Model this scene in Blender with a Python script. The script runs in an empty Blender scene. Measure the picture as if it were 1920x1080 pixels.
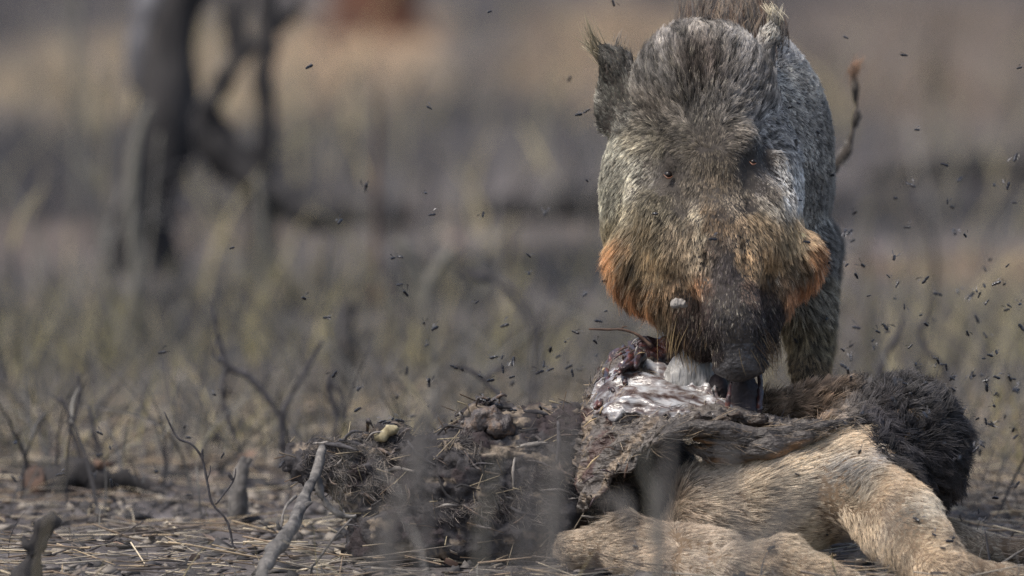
import bpy, math, random
import numpy as np
from mathutils import Vector, kdtree

random.seed(7)
RNG = np.random.default_rng(11)
SC = bpy.context.scene
COL = SC.collection
R = math.radians

# ------------------------------------------------------------------ camera, sky, sun, exposure
CAM_Y, DEP0, ZOOM = -20.0, 2.62, 1200.0            # 20 m away, telephoto
CAM_Z = 20.0 * math.tan(R(DEP0 + math.degrees(math.atan(520.0 / 24000.0))))
cam_d = bpy.data.cameras.new('camera')
cam = bpy.data.objects.new('camera', cam_d)
COL.objects.link(cam)
cam.location = (0, CAM_Y, CAM_Z)
cam.rotation_euler = (R(90 - DEP0), 0, 0)
cam_d.sensor_width = 36.0
cam_d.lens = 36.0 * 20.0 / 1.6
cam_d.clip_start, cam_d.clip_end = 0.5, 3000
cam_d.dof.use_dof = True
cam_d.dof.focus_distance = 20.05
cam_d.dof.aperture_fstop = 3.9
cam_d.dof.aperture_blades = 9
SC.camera = cam

SUN_EL, SUN_AZ = R(58), R(-122)                     # azimuth: compass angle the light comes from (x right, y away)
world = bpy.data.worlds.new('World')
SC.world = world
world.use_nodes = True
nt = world.node_tree
sky = nt.nodes.new('ShaderNodeTexSky')
sky.sky_type = 'NISHITA'
sky.sun_disc = False
sky.sun_elevation = SUN_EL
sky.sun_rotation = SUN_AZ
sky.dust_density = 4.0
bg = nt.nodes['Background']
bg.inputs['Strength'].default_value = 0.13
nt.links.new(sky.outputs[0], bg.inputs['Color'])
sun_d = bpy.data.lights.new('sun', 'SUN')
sun_d.energy = 1.9
sun_d.angle = R(13)
sun_d.color = (1.0, 0.95, 0.88)
sun = bpy.data.objects.new('sun', sun_d)
COL.objects.link(sun)
to_sun = Vector((math.sin(SUN_AZ) * math.cos(SUN_EL), math.cos(SUN_AZ) * math.cos(SUN_EL), math.sin(SUN_EL)))
sun.rotation_euler = to_sun.to_track_quat('Z', 'Y').to_euler()
SC.view_settings.view_transform = 'Standard'
SC.view_settings.look = 'None'
SC.view_settings.exposure = 0.55
SC.view_settings.gamma = 1.0
SC.view_settings.use_curve_mapping = False
SC.render.engine = 'CYCLES'
SC.cycles.use_denoising = True
SC.cycles.denoising_input_passes = 'RGB_ALBEDO_NORMAL'
SC.cycles.denoising_prefilter = 'NONE'
SC.cycles.max_bounces = 6
SC.cycles.diffuse_bounces = 3
SC.cycles.transparent_max_bounces = 6
SC.cycles_curves.shape = 'RIBBONS'
SC.cycles_curves.subdivisions = 1

# ------------------------------------------------------------------ helpers
_cd, _sd = math.cos(R(DEP0)), math.sin(R(DEP0))


def W(px, py, Y):
    """point of the place seen at photo position (px, py), at depth Y (metres, 0 = the carcass)"""
    a, b = (px - 960.0) / 24000.0, (540.0 - py) / 24000.0
    d = np.array([a, _cd + b * _sd, -_sd + b * _cd])
    return np.array([0, CAM_Y, CAM_Z]) + d * ((Y - CAM_Y) / d[1])


def photo_xy(P):
    """inverse of W for arrays of points"""
    x, y, z = P[:, 0], P[:, 1] - CAM_Y, P[:, 2] - CAM_Z
    f = y * _cd - z * _sd
    u = y * _sd + z * _cd
    return 960 + 24000 * x / f, 540 - 24000 * u / f


def ground_at(px, Y):
    """ground point under photo column px at depth Y"""
    p = W(px, 1000, Y)
    return np.array([p[0], Y, ground_z(np.array([p[0]]), np.array([Y]))[0]])


def lin(c):
    c = np.asarray(c, float) / 255.0
    return np.where(c <= 0.04045, c / 12.92, ((c + 0.055) / 1.055) ** 2.4)


def _hash(i, j, k, s):
    h = (i * 374761393 + j * 668265263 + k * 2147483647 + s * 974634721) & 0xFFFFFFFF
    h = ((h ^ (h >> 13)) * 1274126177) & 0xFFFFFFFF
    h = ((h ^ (h >> 16)) * 2246822519) & 0xFFFFFFFF
    return ((h ^ (h >> 15)) & 0xFFFF) / 65535.0


def noise(P, scale=1.0, seed=0):
    """value noise -1..1 at the points P"""
    Q = np.asarray(P, float) * scale
    I = np.floor(Q).astype(np.int64)
    F = Q - I
    F = F * F * (3 - 2 * F)
    r = 0
    for a in (0, 1):
        for b in (0, 1):
            for c in (0, 1):
                w = ((F[:, 0] if a else 1 - F[:, 0]) * (F[:, 1] if b else 1 - F[:, 1]) * (F[:, 2] if c else 1 - F[:, 2]))
                r = r + w * _hash(I[:, 0] + a, I[:, 1] + b, I[:, 2] + c, seed)
    return r * 2 - 1


def fbm(P, scale, seed=0, oct=4, ridged=False):
    r, amp, tot = 0, 1.0, 0
    for o in range(oct):
        n = noise(P, scale * 2 ** o, seed + o * 17)
        if ridged:
            n = 1 - 2 * np.abs(n)
        r = r + amp * n
        tot += amp
        amp *= 0.55
    return r / tot


def ground_z(x, y):
    P = np.stack([x, y, np.zeros_like(x)], 1)
    far = np.clip((y - 3) / 20, 0, 1)
    return 0.014 * fbm(P, 2.2, 5, 4) + 0.10 * far * noise(P, 0.16, 9) + 0.04 * far * noise(P, 0.5, 3)


def mesh_obj(name, V, F, mats, parent=None, smooth=True, col=None, mat_idx=None):
    me = bpy.data.meshes.new(name)
    V = np.asarray(V, np.float32)
    if isinstance(F, np.ndarray):
        n, k = F.shape
        me.vertices.add(len(V))
        me.vertices.foreach_set('co', V.ravel())
        me.loops.add(n * k)
        me.loops.foreach_set('vertex_index', F.astype(np.int32).ravel())
        me.polygons.add(n)
        me.polygons.foreach_set('loop_start', np.arange(0, n * k, k, dtype=np.int32))
        me.update(calc_edges=True)
    else:
        me.from_pydata([tuple(v) for v in V], [], F)
    if smooth:
        me.polygons.foreach_set('use_smooth', np.ones(len(me.polygons), bool))
    if col is not None:
        a = me.attributes.new('col', 'FLOAT_COLOR', 'POINT')
        a.data.foreach_set('color', np.concatenate([col, np.ones((len(col), 1))], 1).astype(np.float32).ravel())
    for m in (mats if isinstance(mats, (list, tuple)) else [mats]):
        me.materials.append(m)
    if mat_idx is not None:
        me.polygons.foreach_set('material_index', np.asarray(mat_idx, np.int32))
    me.update()
    o = bpy.data.objects.new(name, me)
    COL.objects.link(o)
    adopt(o, parent)
    return o


def adopt(o, parent):
    if parent:
        o.parent = parent
        from mathutils import Matrix
        o.matrix_parent_inverse = Matrix.Translation(-parent.location)


def tag(o, label=None, cat=None, group=None, kind=None):
    if label: o['label'] = label
    if cat: o['category'] = cat
    if group: o['group'] = group
    if kind: o['kind'] = kind
    return o


def empty(name, loc=(0, 0, 0)):
    o = bpy.data.objects.new(name, None)
    COL.objects.link(o)
    o.location = loc
    o.empty_display_size = 0.1
    return o


# ---- signed distance modelling: organic bodies as one continuous surface
class SDF:
    def __init__(s, lo, hi, h):
        s.lo, s.h = np.array(lo, np.float32), h
        s.n = np.ceil((np.array(hi) - lo) / h).astype(int) + 1
        ax = [lo[i] + h * np.arange(s.n[i], dtype=np.float32) for i in range(3)]
        s.ax = ax
        s.d = np.full(s.n, 9.0, np.float32)

    def _box(s, lo, hi, pad):
        a = np.maximum(np.floor((np.array(lo) - pad - s.lo) / s.h).astype(int), 0)
        b = np.minimum(np.ceil((np.array(hi) + pad - s.lo) / s.h).astype(int) + 1, s.n)
        return tuple(slice(int(i), int(max(j, i))) for i, j in zip(a, b))

    def _grid(s, sl):
        return np.meshgrid(s.ax[0][sl[0]], s.ax[1][sl[1]], s.ax[2][sl[2]], indexing='ij')

    def _put(s, sl, d, k, sub=False):
        a = s.d[sl]
        if sub:
            d = -d
            h = np.clip(0.5 + 0.5 * (d - a) / k, 0, 1)
            s.d[sl] = a + (d - a) * h + k * h * (1 - h)
        else:
            h = np.clip(0.5 + 0.5 * (a - d) / k, 0, 1)
            s.d[sl] = a + (d - a) * h - k * h * (1 - h)

    def cone(s, a, b, ra, rb, k=0.02, sub=False):
        a, b = np.asarray(a), np.asarray(b)
        sl = s._box(np.minimum(a - ra, b - rb), np.maximum(a + ra, b + rb), 3 * k + 2 * s.h)
        x, y, z = s._grid(sl)
        ab = b - a
        t = np.clip(((x - a[0]) * ab[0] + (y - a[1]) * ab[1] + (z - a[2]) * ab[2]) / max(ab @ ab, 1e-9), 0, 1)
        d = np.sqrt((x - a[0] - t * ab[0]) ** 2 + (y - a[1] - t * ab[1]) ** 2 + (z - a[2] - t * ab[2]) ** 2) - (ra + (rb - ra) * t)
        s._put(sl, d, k, sub)

    def chain(s, pts, rs, k=0.02):
        for i in range(len(pts) - 1):
            s.cone(pts[i], pts[i + 1], rs[i], rs[i + 1], k)

    def ell(s, c, r, k=0.02, rot=0.0, sub=False):
        """ellipsoid, rot turns it in the x-z plane"""
        c, r = np.asarray(c), np.asarray(r, float)
        m = max(r)
        sl = s._box(c - m, c + m, 3 * k + 2 * s.h)
        x, y, z = s._grid(sl)
        x, y, z = x - c[0], y - c[1], z - c[2]
        if rot:
            co, si = math.cos(rot), math.sin(rot)
            x, z = co * x + si * z, -si * x + co * z
        k0 = np.sqrt((x / r[0]) ** 2 + (y / r[1]) ** 2 + (z / r[2]) ** 2)
        k1 = np.sqrt((x / r[0] ** 2) ** 2 + (y / r[1] ** 2) ** 2 + (z / r[2] ** 2) ** 2) + 1e-6
        s._put(sl, (k0 * (k0 - 1) / k1).astype(np.float32), k, sub)

    def mesh(s):
        d = s.d
        ins = d < 0
        nx, ny, nz = d.shape
        cs = [(a, b, c) for a in (0, 1) for b in (0, 1) for c in (0, 1)]
        cnt = np.zeros((nx - 1, ny - 1, nz - 1), np.int8)
        for a, b, c in cs:
            cnt += ins[a:nx - 1 + a, b:ny - 1 + b, c:nz - 1 + c]
        act = (cnt > 0) & (cnt < 8)
        idx = np.full(act.shape, -1, np.int64)
        I = np.argwhere(act)
        idx[act] = np.arange(len(I))
        P = np.zeros((len(I), 3))
        N = np.zeros(len(I))
        val = {c: d[I[:, 0] + c[0], I[:, 1] + c[1], I[:, 2] + c[2]].astype(float) for c in cs}
        for p in cs:
            for ax in range(3):
                if p[ax] == 0:
                    q = list(p); q[ax] = 1; q = tuple(q)
                    v0, v1 = val[p], val[q]
                    m = (v0 < 0) != (v1 < 0)
                    t = np.where(m, v0 / np.where(m, v0 - v1, 1), 0)
                    for e in range(3):
                        P[:, e] += np.where(m, p[e] + (t if e == ax else 0), 0)
                    N += m
        V = (P / N[:, None] + I) * s.h + s.lo
        F = []
        for ax in range(3):
            a0 = [slice(0, n) for n in d.shape]; a1 = list(a0)
            a0[ax] = slice(0, d.shape[ax] - 1); a1[ax] = slice(1, d.shape[ax])
            m = ins[tuple(a0)] != ins[tuple(a1)]
            E = np.argwhere(m)
            u, v = [(1, 2), (2, 0), (0, 1)][ax]
            ok = (E[:, u] > 0) & (E[:, v] > 0) & (E[:, u] < d.shape[u] - 1) & (E[:, v] < d.shape[v] - 1)
            E = E[ok]
            fl = ins[tuple(a0)][E[:, 0], E[:, 1], E[:, 2]]

            def at(du, dv):
                Q = E.copy(); Q[:, u] -= du; Q[:, v] -= dv
                return idx[Q[:, 0], Q[:, 1], Q[:, 2]]
            q = np.stack([at(1, 1), at(0, 1), at(0, 0), at(1, 0)], 1)
            q[~fl] = q[~fl][:, ::-1]
            F.append(q)
        return V, np.concatenate(F)

    def value(s, P):
        I = np.clip(np.round((P - s.lo) / s.h).astype(int), 0, s.n - 1)
        return s.d[I[:, 0], I[:, 1], I[:, 2]]


def vert_normals(V, F):
    n = np.cross(V[F[:, 2]] - V[F[:, 0]], V[F[:, 3 if F.shape[1] > 3 else 1]] - V[F[:, 1 if F.shape[1] > 3 else 0]])
    if F.shape[1] == 3:
        n = np.cross(V[F[:, 1]] - V[F[:, 0]], V[F[:, 2]] - V[F[:, 0]])
    N = np.zeros_like(V)
    for k in range(F.shape[1]):
        np.add.at(N, F[:, k], n)
    return N / (np.linalg.norm(N, axis=1, keepdims=True) + 1e-12)


def smooth_mesh(V, F, it=2):
    for _ in range(it):
        S = np.zeros_like(V); c = np.zeros(len(V))
        for k in range(4):
            np.add.at(S, F[:, k], V[F[:, (k + 1) % 4]]); np.add.at(c, F[:, k], 1)
            np.add.at(S, F[:, k], V[F[:, (k - 1) % 4]]); np.add.at(c, F[:, k], 1)
        V = 0.5 * V + 0.5 * S / c[:, None]
    return V


def scatter(V, F, N, count, weight=None):
    """random points on a quad mesh: positions, normals"""
    T = np.concatenate([F[:, [0, 1, 2]], F[:, [0, 2, 3]]])
    A = np.linalg.norm(np.cross(V[T[:, 1]] - V[T[:, 0]], V[T[:, 2]] - V[T[:, 0]]), axis=1) / 2
    if weight is not None:
        A = A * weight[T].mean(1)
    t = T[RNG.choice(len(T), count, p=A / A.sum())]
    u, v = RNG.random(count), RNG.random(count)
    m = u + v > 1
    u[m], v[m] = 1 - u[m], 1 - v[m]
    w = [(1 - u - v)[:, None], u[:, None], v[:, None]]
    P = sum(V[t[:, i]] * w[i] for i in range(3))
    n = sum(N[t[:, i]] * w[i] for i in range(3))
    return P, n / (np.linalg.norm(n, axis=1, keepdims=True) + 1e-9)


def hair(name, P, N, D, L, col, mat, parent, lift=0.35, rad=0.00035, clump=0.6, clump_n=10, droop=0.15, rough=0.25, npt=5, tone=0.26):
    """strands rooted at P leaning along D, gathered into tufts; colour per strand"""
    n = len(P)
    lift = np.broadcast_to(np.asarray(lift, float), (n,))[:, None]
    D = D - (D * N).sum(1, keepdims=True) * N
    D = D / (np.linalg.norm(D, axis=1, keepdims=True) + 1e-6)
    if clump > 0:
        g = RNG.choice(n, max(n // clump_n, 1), replace=False)
        kd = kdtree.KDTree(len(g))
        for i, q in enumerate(g):
            kd.insert(P[q], i)
        kd.balance()
        gi = np.array([kd.find(p)[1] for p in P])
        near = g[gi]
        G = len(g)
        gl, gt, gc_ = RNG.uniform(.6, 1.35, G), np.clip(1 + RNG.normal(0, tone, G), .3, 1.9), clump * RNG.uniform(.35, 1.15, G)
        gd = RNG.normal(0, rough * .8, (G, 3)); gf = np.clip(lift[g, 0] * RNG.uniform(.6, 1.5, G), .12, .95)
        L = L * gl[gi]
        lift = (lift * .4 + gf[gi][:, None] * .6)
        D = D + gd[gi]
    D = D - (D * N).sum(1, keepdims=True) * N
    D = D / (np.linalg.norm(D, axis=1, keepdims=True) + 1e-6)
    dirv = D * (1 - lift * 0.5) + N * lift + RNG.normal(0, rough, (n, 3)) * 0.35
    dirv /= np.linalg.norm(dirv, axis=1, keepdims=True)
    L = L * RNG.uniform(0.6, 1.25, n)
    t = np.linspace(0, 1, npt)
    X = P[:, None, :] - N[:, None, :] * 0.0005 + dirv[:, None, :] * (L[:, None] * t[None, :])[:, :, None]
    bend = (-0.3 * N * lift + D * 0.35 + np.array([0, 0, -droop]))
    X += bend[:, None, :] * (L[:, None] * t[None, :] ** 2 * 0.5)[:, :, None]
    X += RNG.normal(0, 0.06, (n, 1, 3)) * (L[:, None] * t[None, :] ** 2)[:, :, None]
    if clump > 0:
        Lr = np.minimum(1, L[near] / L)[:, None, None]
        w = np.clip((gc_[gi] * RNG.uniform(0.4, 1.1, n))[:, None] * t[None, :] ** 1.3, 0, 0.92)[:, :, None]
        X = X * (1 - w) + (X[near] * Lr + P[near][:, None] * (1 - Lr)) * w
        col = (col * 0.6 + col[near] * 0.4) * gt[gi][:, None]
    hc = bpy.data.hair_curves.new(name)
    hc.add_curves([npt] * n)
    hc.position_data.foreach_set('vector', X.astype(np.float32).ravel())
    ra = hc.attributes.get('radius') or hc.attributes.new('radius', 'FLOAT', 'POINT')
    rr = np.broadcast_to(np.asarray(rad, float), (n,))[:, None] * (1.05 - t[None, :] ** 2 * 0.9)
    ra.data.foreach_set('value', rr.astype(np.float32).ravel())
    ca = hc.attributes.new('col', 'FLOAT_COLOR', 'CURVE')
    ca.data.foreach_set('color', np.concatenate([np.clip(col, 0, 1), np.ones((n, 1))], 1).astype(np.float32).ravel())
    hc.materials.append(mat)
    o = bpy.data.objects.new(name, hc)
    COL.objects.link(o)
    adopt(o, parent)
    return o


def table(px, py, T, sharp=1.0):
    """smooth blend of control rows (px, py, radius, values...) at photo-plane positions"""
    T = np.asarray(T, float)
    acc, tot = 0, 1e-9
    for r in T:
        w = np.exp(-((px - r[0]) ** 2 + (py - r[1]) ** 2) / (2 * (r[2] * sharp) ** 2)) + 1e-7 / (1 + ((px - r[0]) ** 2 + (py - r[1]) ** 2))
        acc = acc + w[:, None] * r[3:][None, :]
        tot = tot + w
    return acc / tot[:, None]


def tube(pts, rs, sides=8, wob=0.0, seed=0, twist=0.0, sub=4):
    """bark-like tube through points (Catmull-Rom), returns V, quads"""
    pts = np.asarray(pts, float); rs = np.asarray(rs, float)
    P, Rr = [], []
    n = len(pts)
    for i in range(n - 1):
        p0, p1, p2, p3 = pts[max(i - 1, 0)], pts[i], pts[i + 1], pts[min(i + 2, n - 1)]
        for k in range(sub):
            t = k / sub
            P.append(0.5 * ((2 * p1) + (-p0 + p2) * t + (2 * p0 - 5 * p1 + 4 * p2 - p3) * t * t + (-p0 + 3 * p1 - 3 * p2 + p3) * t ** 3))
            Rr.append(rs[i] * (1 - t) + rs[i + 1] * t)
    P.append(pts[-1]); Rr.append(rs[-1])
    P, Rr = np.array(P), np.array(Rr)
    T = np.gradient(P, axis=0)
    T /= np.linalg.norm(T, axis=1, keepdims=True) + 1e-9
    ref = np.array([0.3, 1.0, 0.1])
    A = np.cross(T, ref); A /= np.linalg.norm(A, axis=1, keepdims=True) + 1e-9
    B = np.cross(T, A)
    th = np.linspace(0, 2 * math.pi, sides, endpoint=False)
    V = P[:, None] + Rr[:, None, None] * (np.cos(th)[None, :, None] * A[:, None] + np.sin(th)[None, :, None] * B[:, None])
    V = V.reshape(-1, 3)
    if wob:
        c = np.repeat(P, sides, 0)
        rad = V - c
        f = 1 + wob * (noise(V, 0.7 / max(Rr.max(), 1e-4), seed) + 0.6 * noise(V * [1, 1, .35], 2.2 / max(Rr.max(), 1e-4), seed + 3))
        V = c + rad * f[:, None]
    m = len(P)
    i, j = np.meshgrid(np.arange(m - 1), np.arange(sides), indexing='ij')
    a = i * sides + j; b = i * sides + (j + 1) % sides
    F = np.stack([a, b, b + sides, a + sides], -1).reshape(-1, 4)
    k = len(V)
    V = np.concatenate([V, [P[0], P[-1]]])
    cap = [[k, (q + 1) % sides, q, k] for q in range(sides)]
    top = (m - 1) * sides
    cap += [[k + 1, top + q, top + (q + 1) % sides, k + 1] for q in range(sides)]
    return V, F, np.array([c[:3] for c in cap])


def join(parts):
    """[(V, quads, tris)] -> V, python faces"""
    V, F, o = [], [], 0
    for v, q, t in parts:
        V.append(v)
        F += (q + o).tolist() + (t + o).tolist()
        o += len(v)
    return np.concatenate(V), F


def tube_obj(name, pieces, mat, parent=None, sides=8, wob=0.25, seed=0):
    V, F = join([tube(p, r, sides, wob, seed + 5 * i) for i, (p, r) in enumerate(pieces)])
    return mesh_obj(name, V, F, mat, parent)


# ------------------------------------------------------------------ materials
def new_mat(name, rough=0.8, spec=0.3):
    m = bpy.data.materials.new(name)
    m.use_nodes = True
    b = m.node_tree.nodes['Principled BSDF']
    b.inputs['Roughness'].default_value = rough
    b.inputs['Specular IOR Level'].default_value = spec
    return m, m.node_tree, b


def noise_mat(name, stops, scale=20, rough=0.85, spec=0.2, bump=0.4, bscale=80, bdist=0.004, stretch=(1, 1, 1), attr=False, detail=6):
    """noise-ramped base colour with bump; attr=True multiplies the mesh's own colour attribute"""
    m, t, b = new_mat(name, rough, spec)
    tc = t.nodes.new('ShaderNodeTexCoord')
    mp = t.nodes.new('ShaderNodeMapping')
    mp.inputs['Scale'].default_value = stretch
    t.links.new(tc.outputs['Object'], mp.inputs['Vector'])
    n = t.nodes.new('ShaderNodeTexNoise')
    n.inputs['Scale'].default_value = scale
    n.inputs['Detail'].default_value = detail
    n.inputs['Roughness'].default_value = 0.65
    t.links.new(mp.outputs[0], n.inputs['Vector'])
    cr = t.nodes.new('ShaderNodeValToRGB')
    while len(cr.color_ramp.elements) < len(stops):
        cr.color_ramp.elements.new(0.5)
    for e, (p, c) in zip(cr.color_ramp.elements, stops):
        e.position = p
        e.color = (*lin(c), 1)
    t.links.new(n.outputs['Fac'], cr.inputs['Fac'])
    src = cr.outputs['Color']
    if attr:
        at = t.nodes.new('ShaderNodeAttribute'); at.attribute_name = 'col'
        mx = t.nodes.new('ShaderNodeMix'); mx.data_type = 'RGBA'; mx.blend_type = 'MULTIPLY'
        mx.inputs['Factor'].default_value = 1
        t.links.new(src, mx.inputs['A']); t.links.new(at.outputs['Color'], mx.inputs['B'])
        src = mx.outputs['Result']
    t.links.new(src, b.inputs['Base Color'])
    if bump:
        n2 = t.nodes.new('ShaderNodeTexNoise')
        n2.inputs['Scale'].default_value = bscale
        n2.inputs['Detail'].default_value = 5
        t.links.new(mp.outputs[0], n2.inputs['Vector'])
        bp = t.nodes.new('ShaderNodeBump')
        bp.inputs['Strength'].default_value = bump
        bp.inputs['Distance'].default_value = bdist
        t.links.new(n2.outputs['Fac'], bp.inputs['Height'])
        t.links.new(bp.outputs[0], b.inputs['Normal'])
    return m


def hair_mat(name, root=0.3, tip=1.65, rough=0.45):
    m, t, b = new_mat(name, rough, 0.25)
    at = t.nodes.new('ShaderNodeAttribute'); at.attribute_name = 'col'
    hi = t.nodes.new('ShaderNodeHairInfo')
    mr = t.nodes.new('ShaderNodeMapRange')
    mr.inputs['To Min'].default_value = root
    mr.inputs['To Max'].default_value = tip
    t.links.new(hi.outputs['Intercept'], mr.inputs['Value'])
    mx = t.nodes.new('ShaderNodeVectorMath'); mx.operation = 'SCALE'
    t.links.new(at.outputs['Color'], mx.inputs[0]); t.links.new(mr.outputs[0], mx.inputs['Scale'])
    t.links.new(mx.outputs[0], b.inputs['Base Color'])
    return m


def attr_mat(name, rough=0.8, spec=0.2):
    m, t, b = new_mat(name, rough, spec)
    at = t.nodes.new('ShaderNodeAttribute'); at.attribute_name = 'col'
    t.links.new(at.outputs['Color'], b.inputs['Base Color'])
    return m


WHITE = ((0.0, (205, 205, 205)), (1.0, (255, 255, 255)))
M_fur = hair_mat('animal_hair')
M_skin = noise_mat('boar_skin', ((0.3, (52, 48, 45)), (0.7, (84, 78, 72))), 30, bump=0.5, bscale=120)
M_nose = noise_mat('wet_snout', ((0.3, (52, 51, 52)), (0.75, (86, 84, 84))), 40, rough=0.42, spec=0.5, bump=1.0, bscale=110, bdist=.006)
M_hide = noise_mat('dried_hide', ((0.25, (120, 112, 108)), (0.45, (190, 184, 178)), (0.62, (232, 226, 218)), (0.75, (255, 250, 240))), 45, rough=0.5, spec=0.5, bump=1.0, bscale=90, bdist=0.010, stretch=(.6, 1, 1.3), attr=True)
M_hide2 = noise_mat('grey_sinew', ((.3, (96, 90, 86)), (.7, (160, 154, 146))), 60, rough=.5, spec=.4, bump=.6)
M_dried = noise_mat('dried_flesh', ((.3, (46, 42, 42)), (.48, (86, 80, 78)), (.6, (110, 92, 78)), (.72, (134, 127, 122))), 46, rough=.5, spec=.4, bump=1.0, bscale=90, bdist=.008)
M_deer = noise_mat('deer_skin', ((0.3, (170, 165, 160)), (0.7, (255, 255, 255))), 60, bump=0.7, bscale=150, attr=True)
M_membrane = noise_mat('wet_membrane', ((0.34, (84, 62, 52)), (0.41, (128, 121, 117)), (0.5, (162, 162, 162)), (0.7, (190, 191, 194))), 34, rough=0.24, spec=0.65, bump=0.5, bscale=70, bdist=0.006, stretch=(0.5, 1, 1.8), attr=True)
M_stomach = noise_mat('stomach_skin', ((0.34, (104, 98, 92)), (0.46, (150, 148, 144)), (0.75, (178, 177, 175))), 30, rough=0.34, spec=0.5, bump=1.0, bscale=50, bdist=0.008, stretch=(2.2, 1, .5))
M_meat = noise_mat('raw_meat', ((0.34, (42, 35, 37)), (0.52, (66, 50, 51)), (0.62, (104, 56, 44)), (0.70, (112, 104, 102))), 40, rough=0.3, spec=0.7, bump=1.0, bscale=90, bdist=0.006)
M_liver = noise_mat('dark_flesh', ((0.3, (42, 38, 40)), (0.7, (64, 57, 59))), 30, rough=0.65, spec=0.25, bump=1.0, bscale=70, bdist=.006)
M_eye, _, _b = new_mat('eye_wet', 0.25, 0.35); _b.inputs['Base Color'].default_value = (0.012, 0.008, 0.006, 1)
M_lid, _, _b = new_mat('eye_lid', 0.4, 0.5); _b.inputs['Base Color'].default_value = (0.16, 0.07, 0.04, 1)
M_bone = noise_mat('dry_bone', ((0.3, (150, 128, 96)), (0.7, (206, 184, 148))), 40, bump=0.5)
M_bark = noise_mat('dark_bark', ((0.3, (38, 37, 38)), (0.55, (62, 60, 60)), (0.75, (102, 98, 95))), 9, bump=0.8, bscale=25, bdist=0.02, stretch=(1, 1, .3))
M_litbark = noise_mat('grey_bark', ((0.3, (78, 77, 80)), (0.7, (128, 128, 132))), 8, bump=0.6, bscale=25, bdist=0.02, stretch=(1, 1, .3))  # paler bark, paints the lit left side of the thick trunk
M_redbark = noise_mat('red_bark', ((0.3, (70, 50, 42)), (0.7, (118, 84, 66))), 6, bump=0.6, bscale=25, bdist=0.02, stretch=(1, 1, .3))
M_twig = noise_mat('charred_twig', ((0.3, (46, 44, 46)), (0.6, (84, 82, 84)), (0.8, (122, 118, 114))), 60, bump=0.7, bscale=150, bdist=0.003)
M_greytwig = noise_mat('grey_twig', ((0.3, (62, 61, 61)), (0.52, (104, 101, 98)), (0.75, (150, 145, 138))), 50, bump=0.8, bscale=120, bdist=0.004)
M_stalk = noise_mat('pale_stalk', ((0.3, (92, 90, 84)), (0.7, (136, 133, 124))), 30, bump=0.3)
M_wood = noise_mat('broken_wood', ((0.3, (66, 58, 54)), (0.55, (92, 74, 64)), (0.8, (124, 100, 84))), 14, bump=0.8, bscale=60, bdist=0.006)
M_litter = attr_mat('dry_litter', 0.75, 0.25)
M_fly, _, _b = new_mat('fly_body', 0.3, 0.5); _b.inputs['Base Color'].default_value = (0.012, 0.013, 0.018, 1)
M_wing, _, _b = new_mat('fly_wing', 0.4, 0.5); _b.inputs['Base Color'].default_value = (0.10, 0.10, 0.11, 1); _b.inputs['Alpha'].default_value = 0.6

PX = 1 / 1200.0

# ------------------------------------------------------------------ ground: one sheet, burnt soil and bleached grass
def stretched(lo, hi, fine_lo, fine_hi, step, grow):
    a = list(np.arange(fine_lo, fine_hi, step))
    s = step
    while a[-1] < hi:
        s *= grow; a.append(a[-1] + s)
    s = step
    while a[0] > lo:
        s *= grow; a.insert(0, a[0] - s)
    return np.array(a)


gx = stretched(-500, 500, -1.6, 1.6, 0.022, 1.07)
gy = stretched(-60, 900, -3.0, 5.0, 0.03, 1.045)
GX, GY = np.meshgrid(gx, gy, indexing='ij')
gxf, gyf = GX.ravel(), GY.ravel()
GV = np.stack([gxf, gyf, ground_z(gxf, gyf)], 1)
i, j = np.meshgrid(np.arange(len(gx) - 1), np.arange(len(gy) - 1), indexing='ij')
a = i * len(gy) + j
GF = np.stack([a, a + len(gy), a + len(gy) + 1, a + 1], -1).reshape(-1, 4)
G2 = GV * [1, 1, 0]
mixv = np.clip(0.5 + 1.1 * fbm(G2 * [3.2, .5, 1], 0.7, 21, 4) + .7 * fbm(G2 * [1, .5, 1], 0.7, 23, 3), 0, 1)[:, None]
soil = lin((68, 66, 69)) * (1 - mixv) + lin((116, 112, 112)) * mixv
# zones: (x, y, rx, ry, colour, strength): burnt black patches and bleached straw, as they lie on the ground
def band(px, Y):
    return W(px, 1000, Y)[0]
ZONES = [(-1.15, 47, 1.0, 6, (172, 156, 130), .75), (-0.62, 52, .30, 8, (186, 162, 134), .9), (0.45, 50, 0.45, 7, (172, 150, 122), .7), (1.9, 50, 0.8, 9, (128, 116, 104), .7), (1.35, 45, .45, 4, (128, 114, 100), .6), (0, 88, 30, 22, (112, 104, 94), .6),
         (-1.25, 38.0, 1.0, 3.0, (62, 61, 63), .9), (-0.1, 40, 1.2, 4, (84, 82, 83), .7), (-1.15, 32.5, 0.6, 1.5, (120, 110, 104), .8), (0.15, 33.5, .5, 2.0, (112, 106, 102), .7),
         (0.15, 30.6, 0.55, 1.1, (50, 50, 52), .95), (-0.45, 29.3, 0.5, 0.9, (50, 49, 51), .95), (1.2, 34.0, 0.6, 1.4, (58, 57, 59), .9), (1.5, 38, .5, 2, (104, 98, 96), .7),
         (1.15, 30.6, 0.40, 1.1, (140, 122, 102), .8), (0.9, 27.5, 0.9, 1.6, (100, 94, 90), .7), (-1.1, 27.5, 0.6, 1.4, (62, 61, 63), .85), (-.2, 27.0, .6, .8, (66, 65, 67), .7),
         (0.1, 24.2, 0.9, 1.8, (124, 114, 90), .6), (-0.9, 24.0, 0.9, 1.2, (122, 116, 92), .45), (1.1, 23.0, 0.5, 2.2, (130, 120, 94), .6)]
gc = soil
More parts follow.
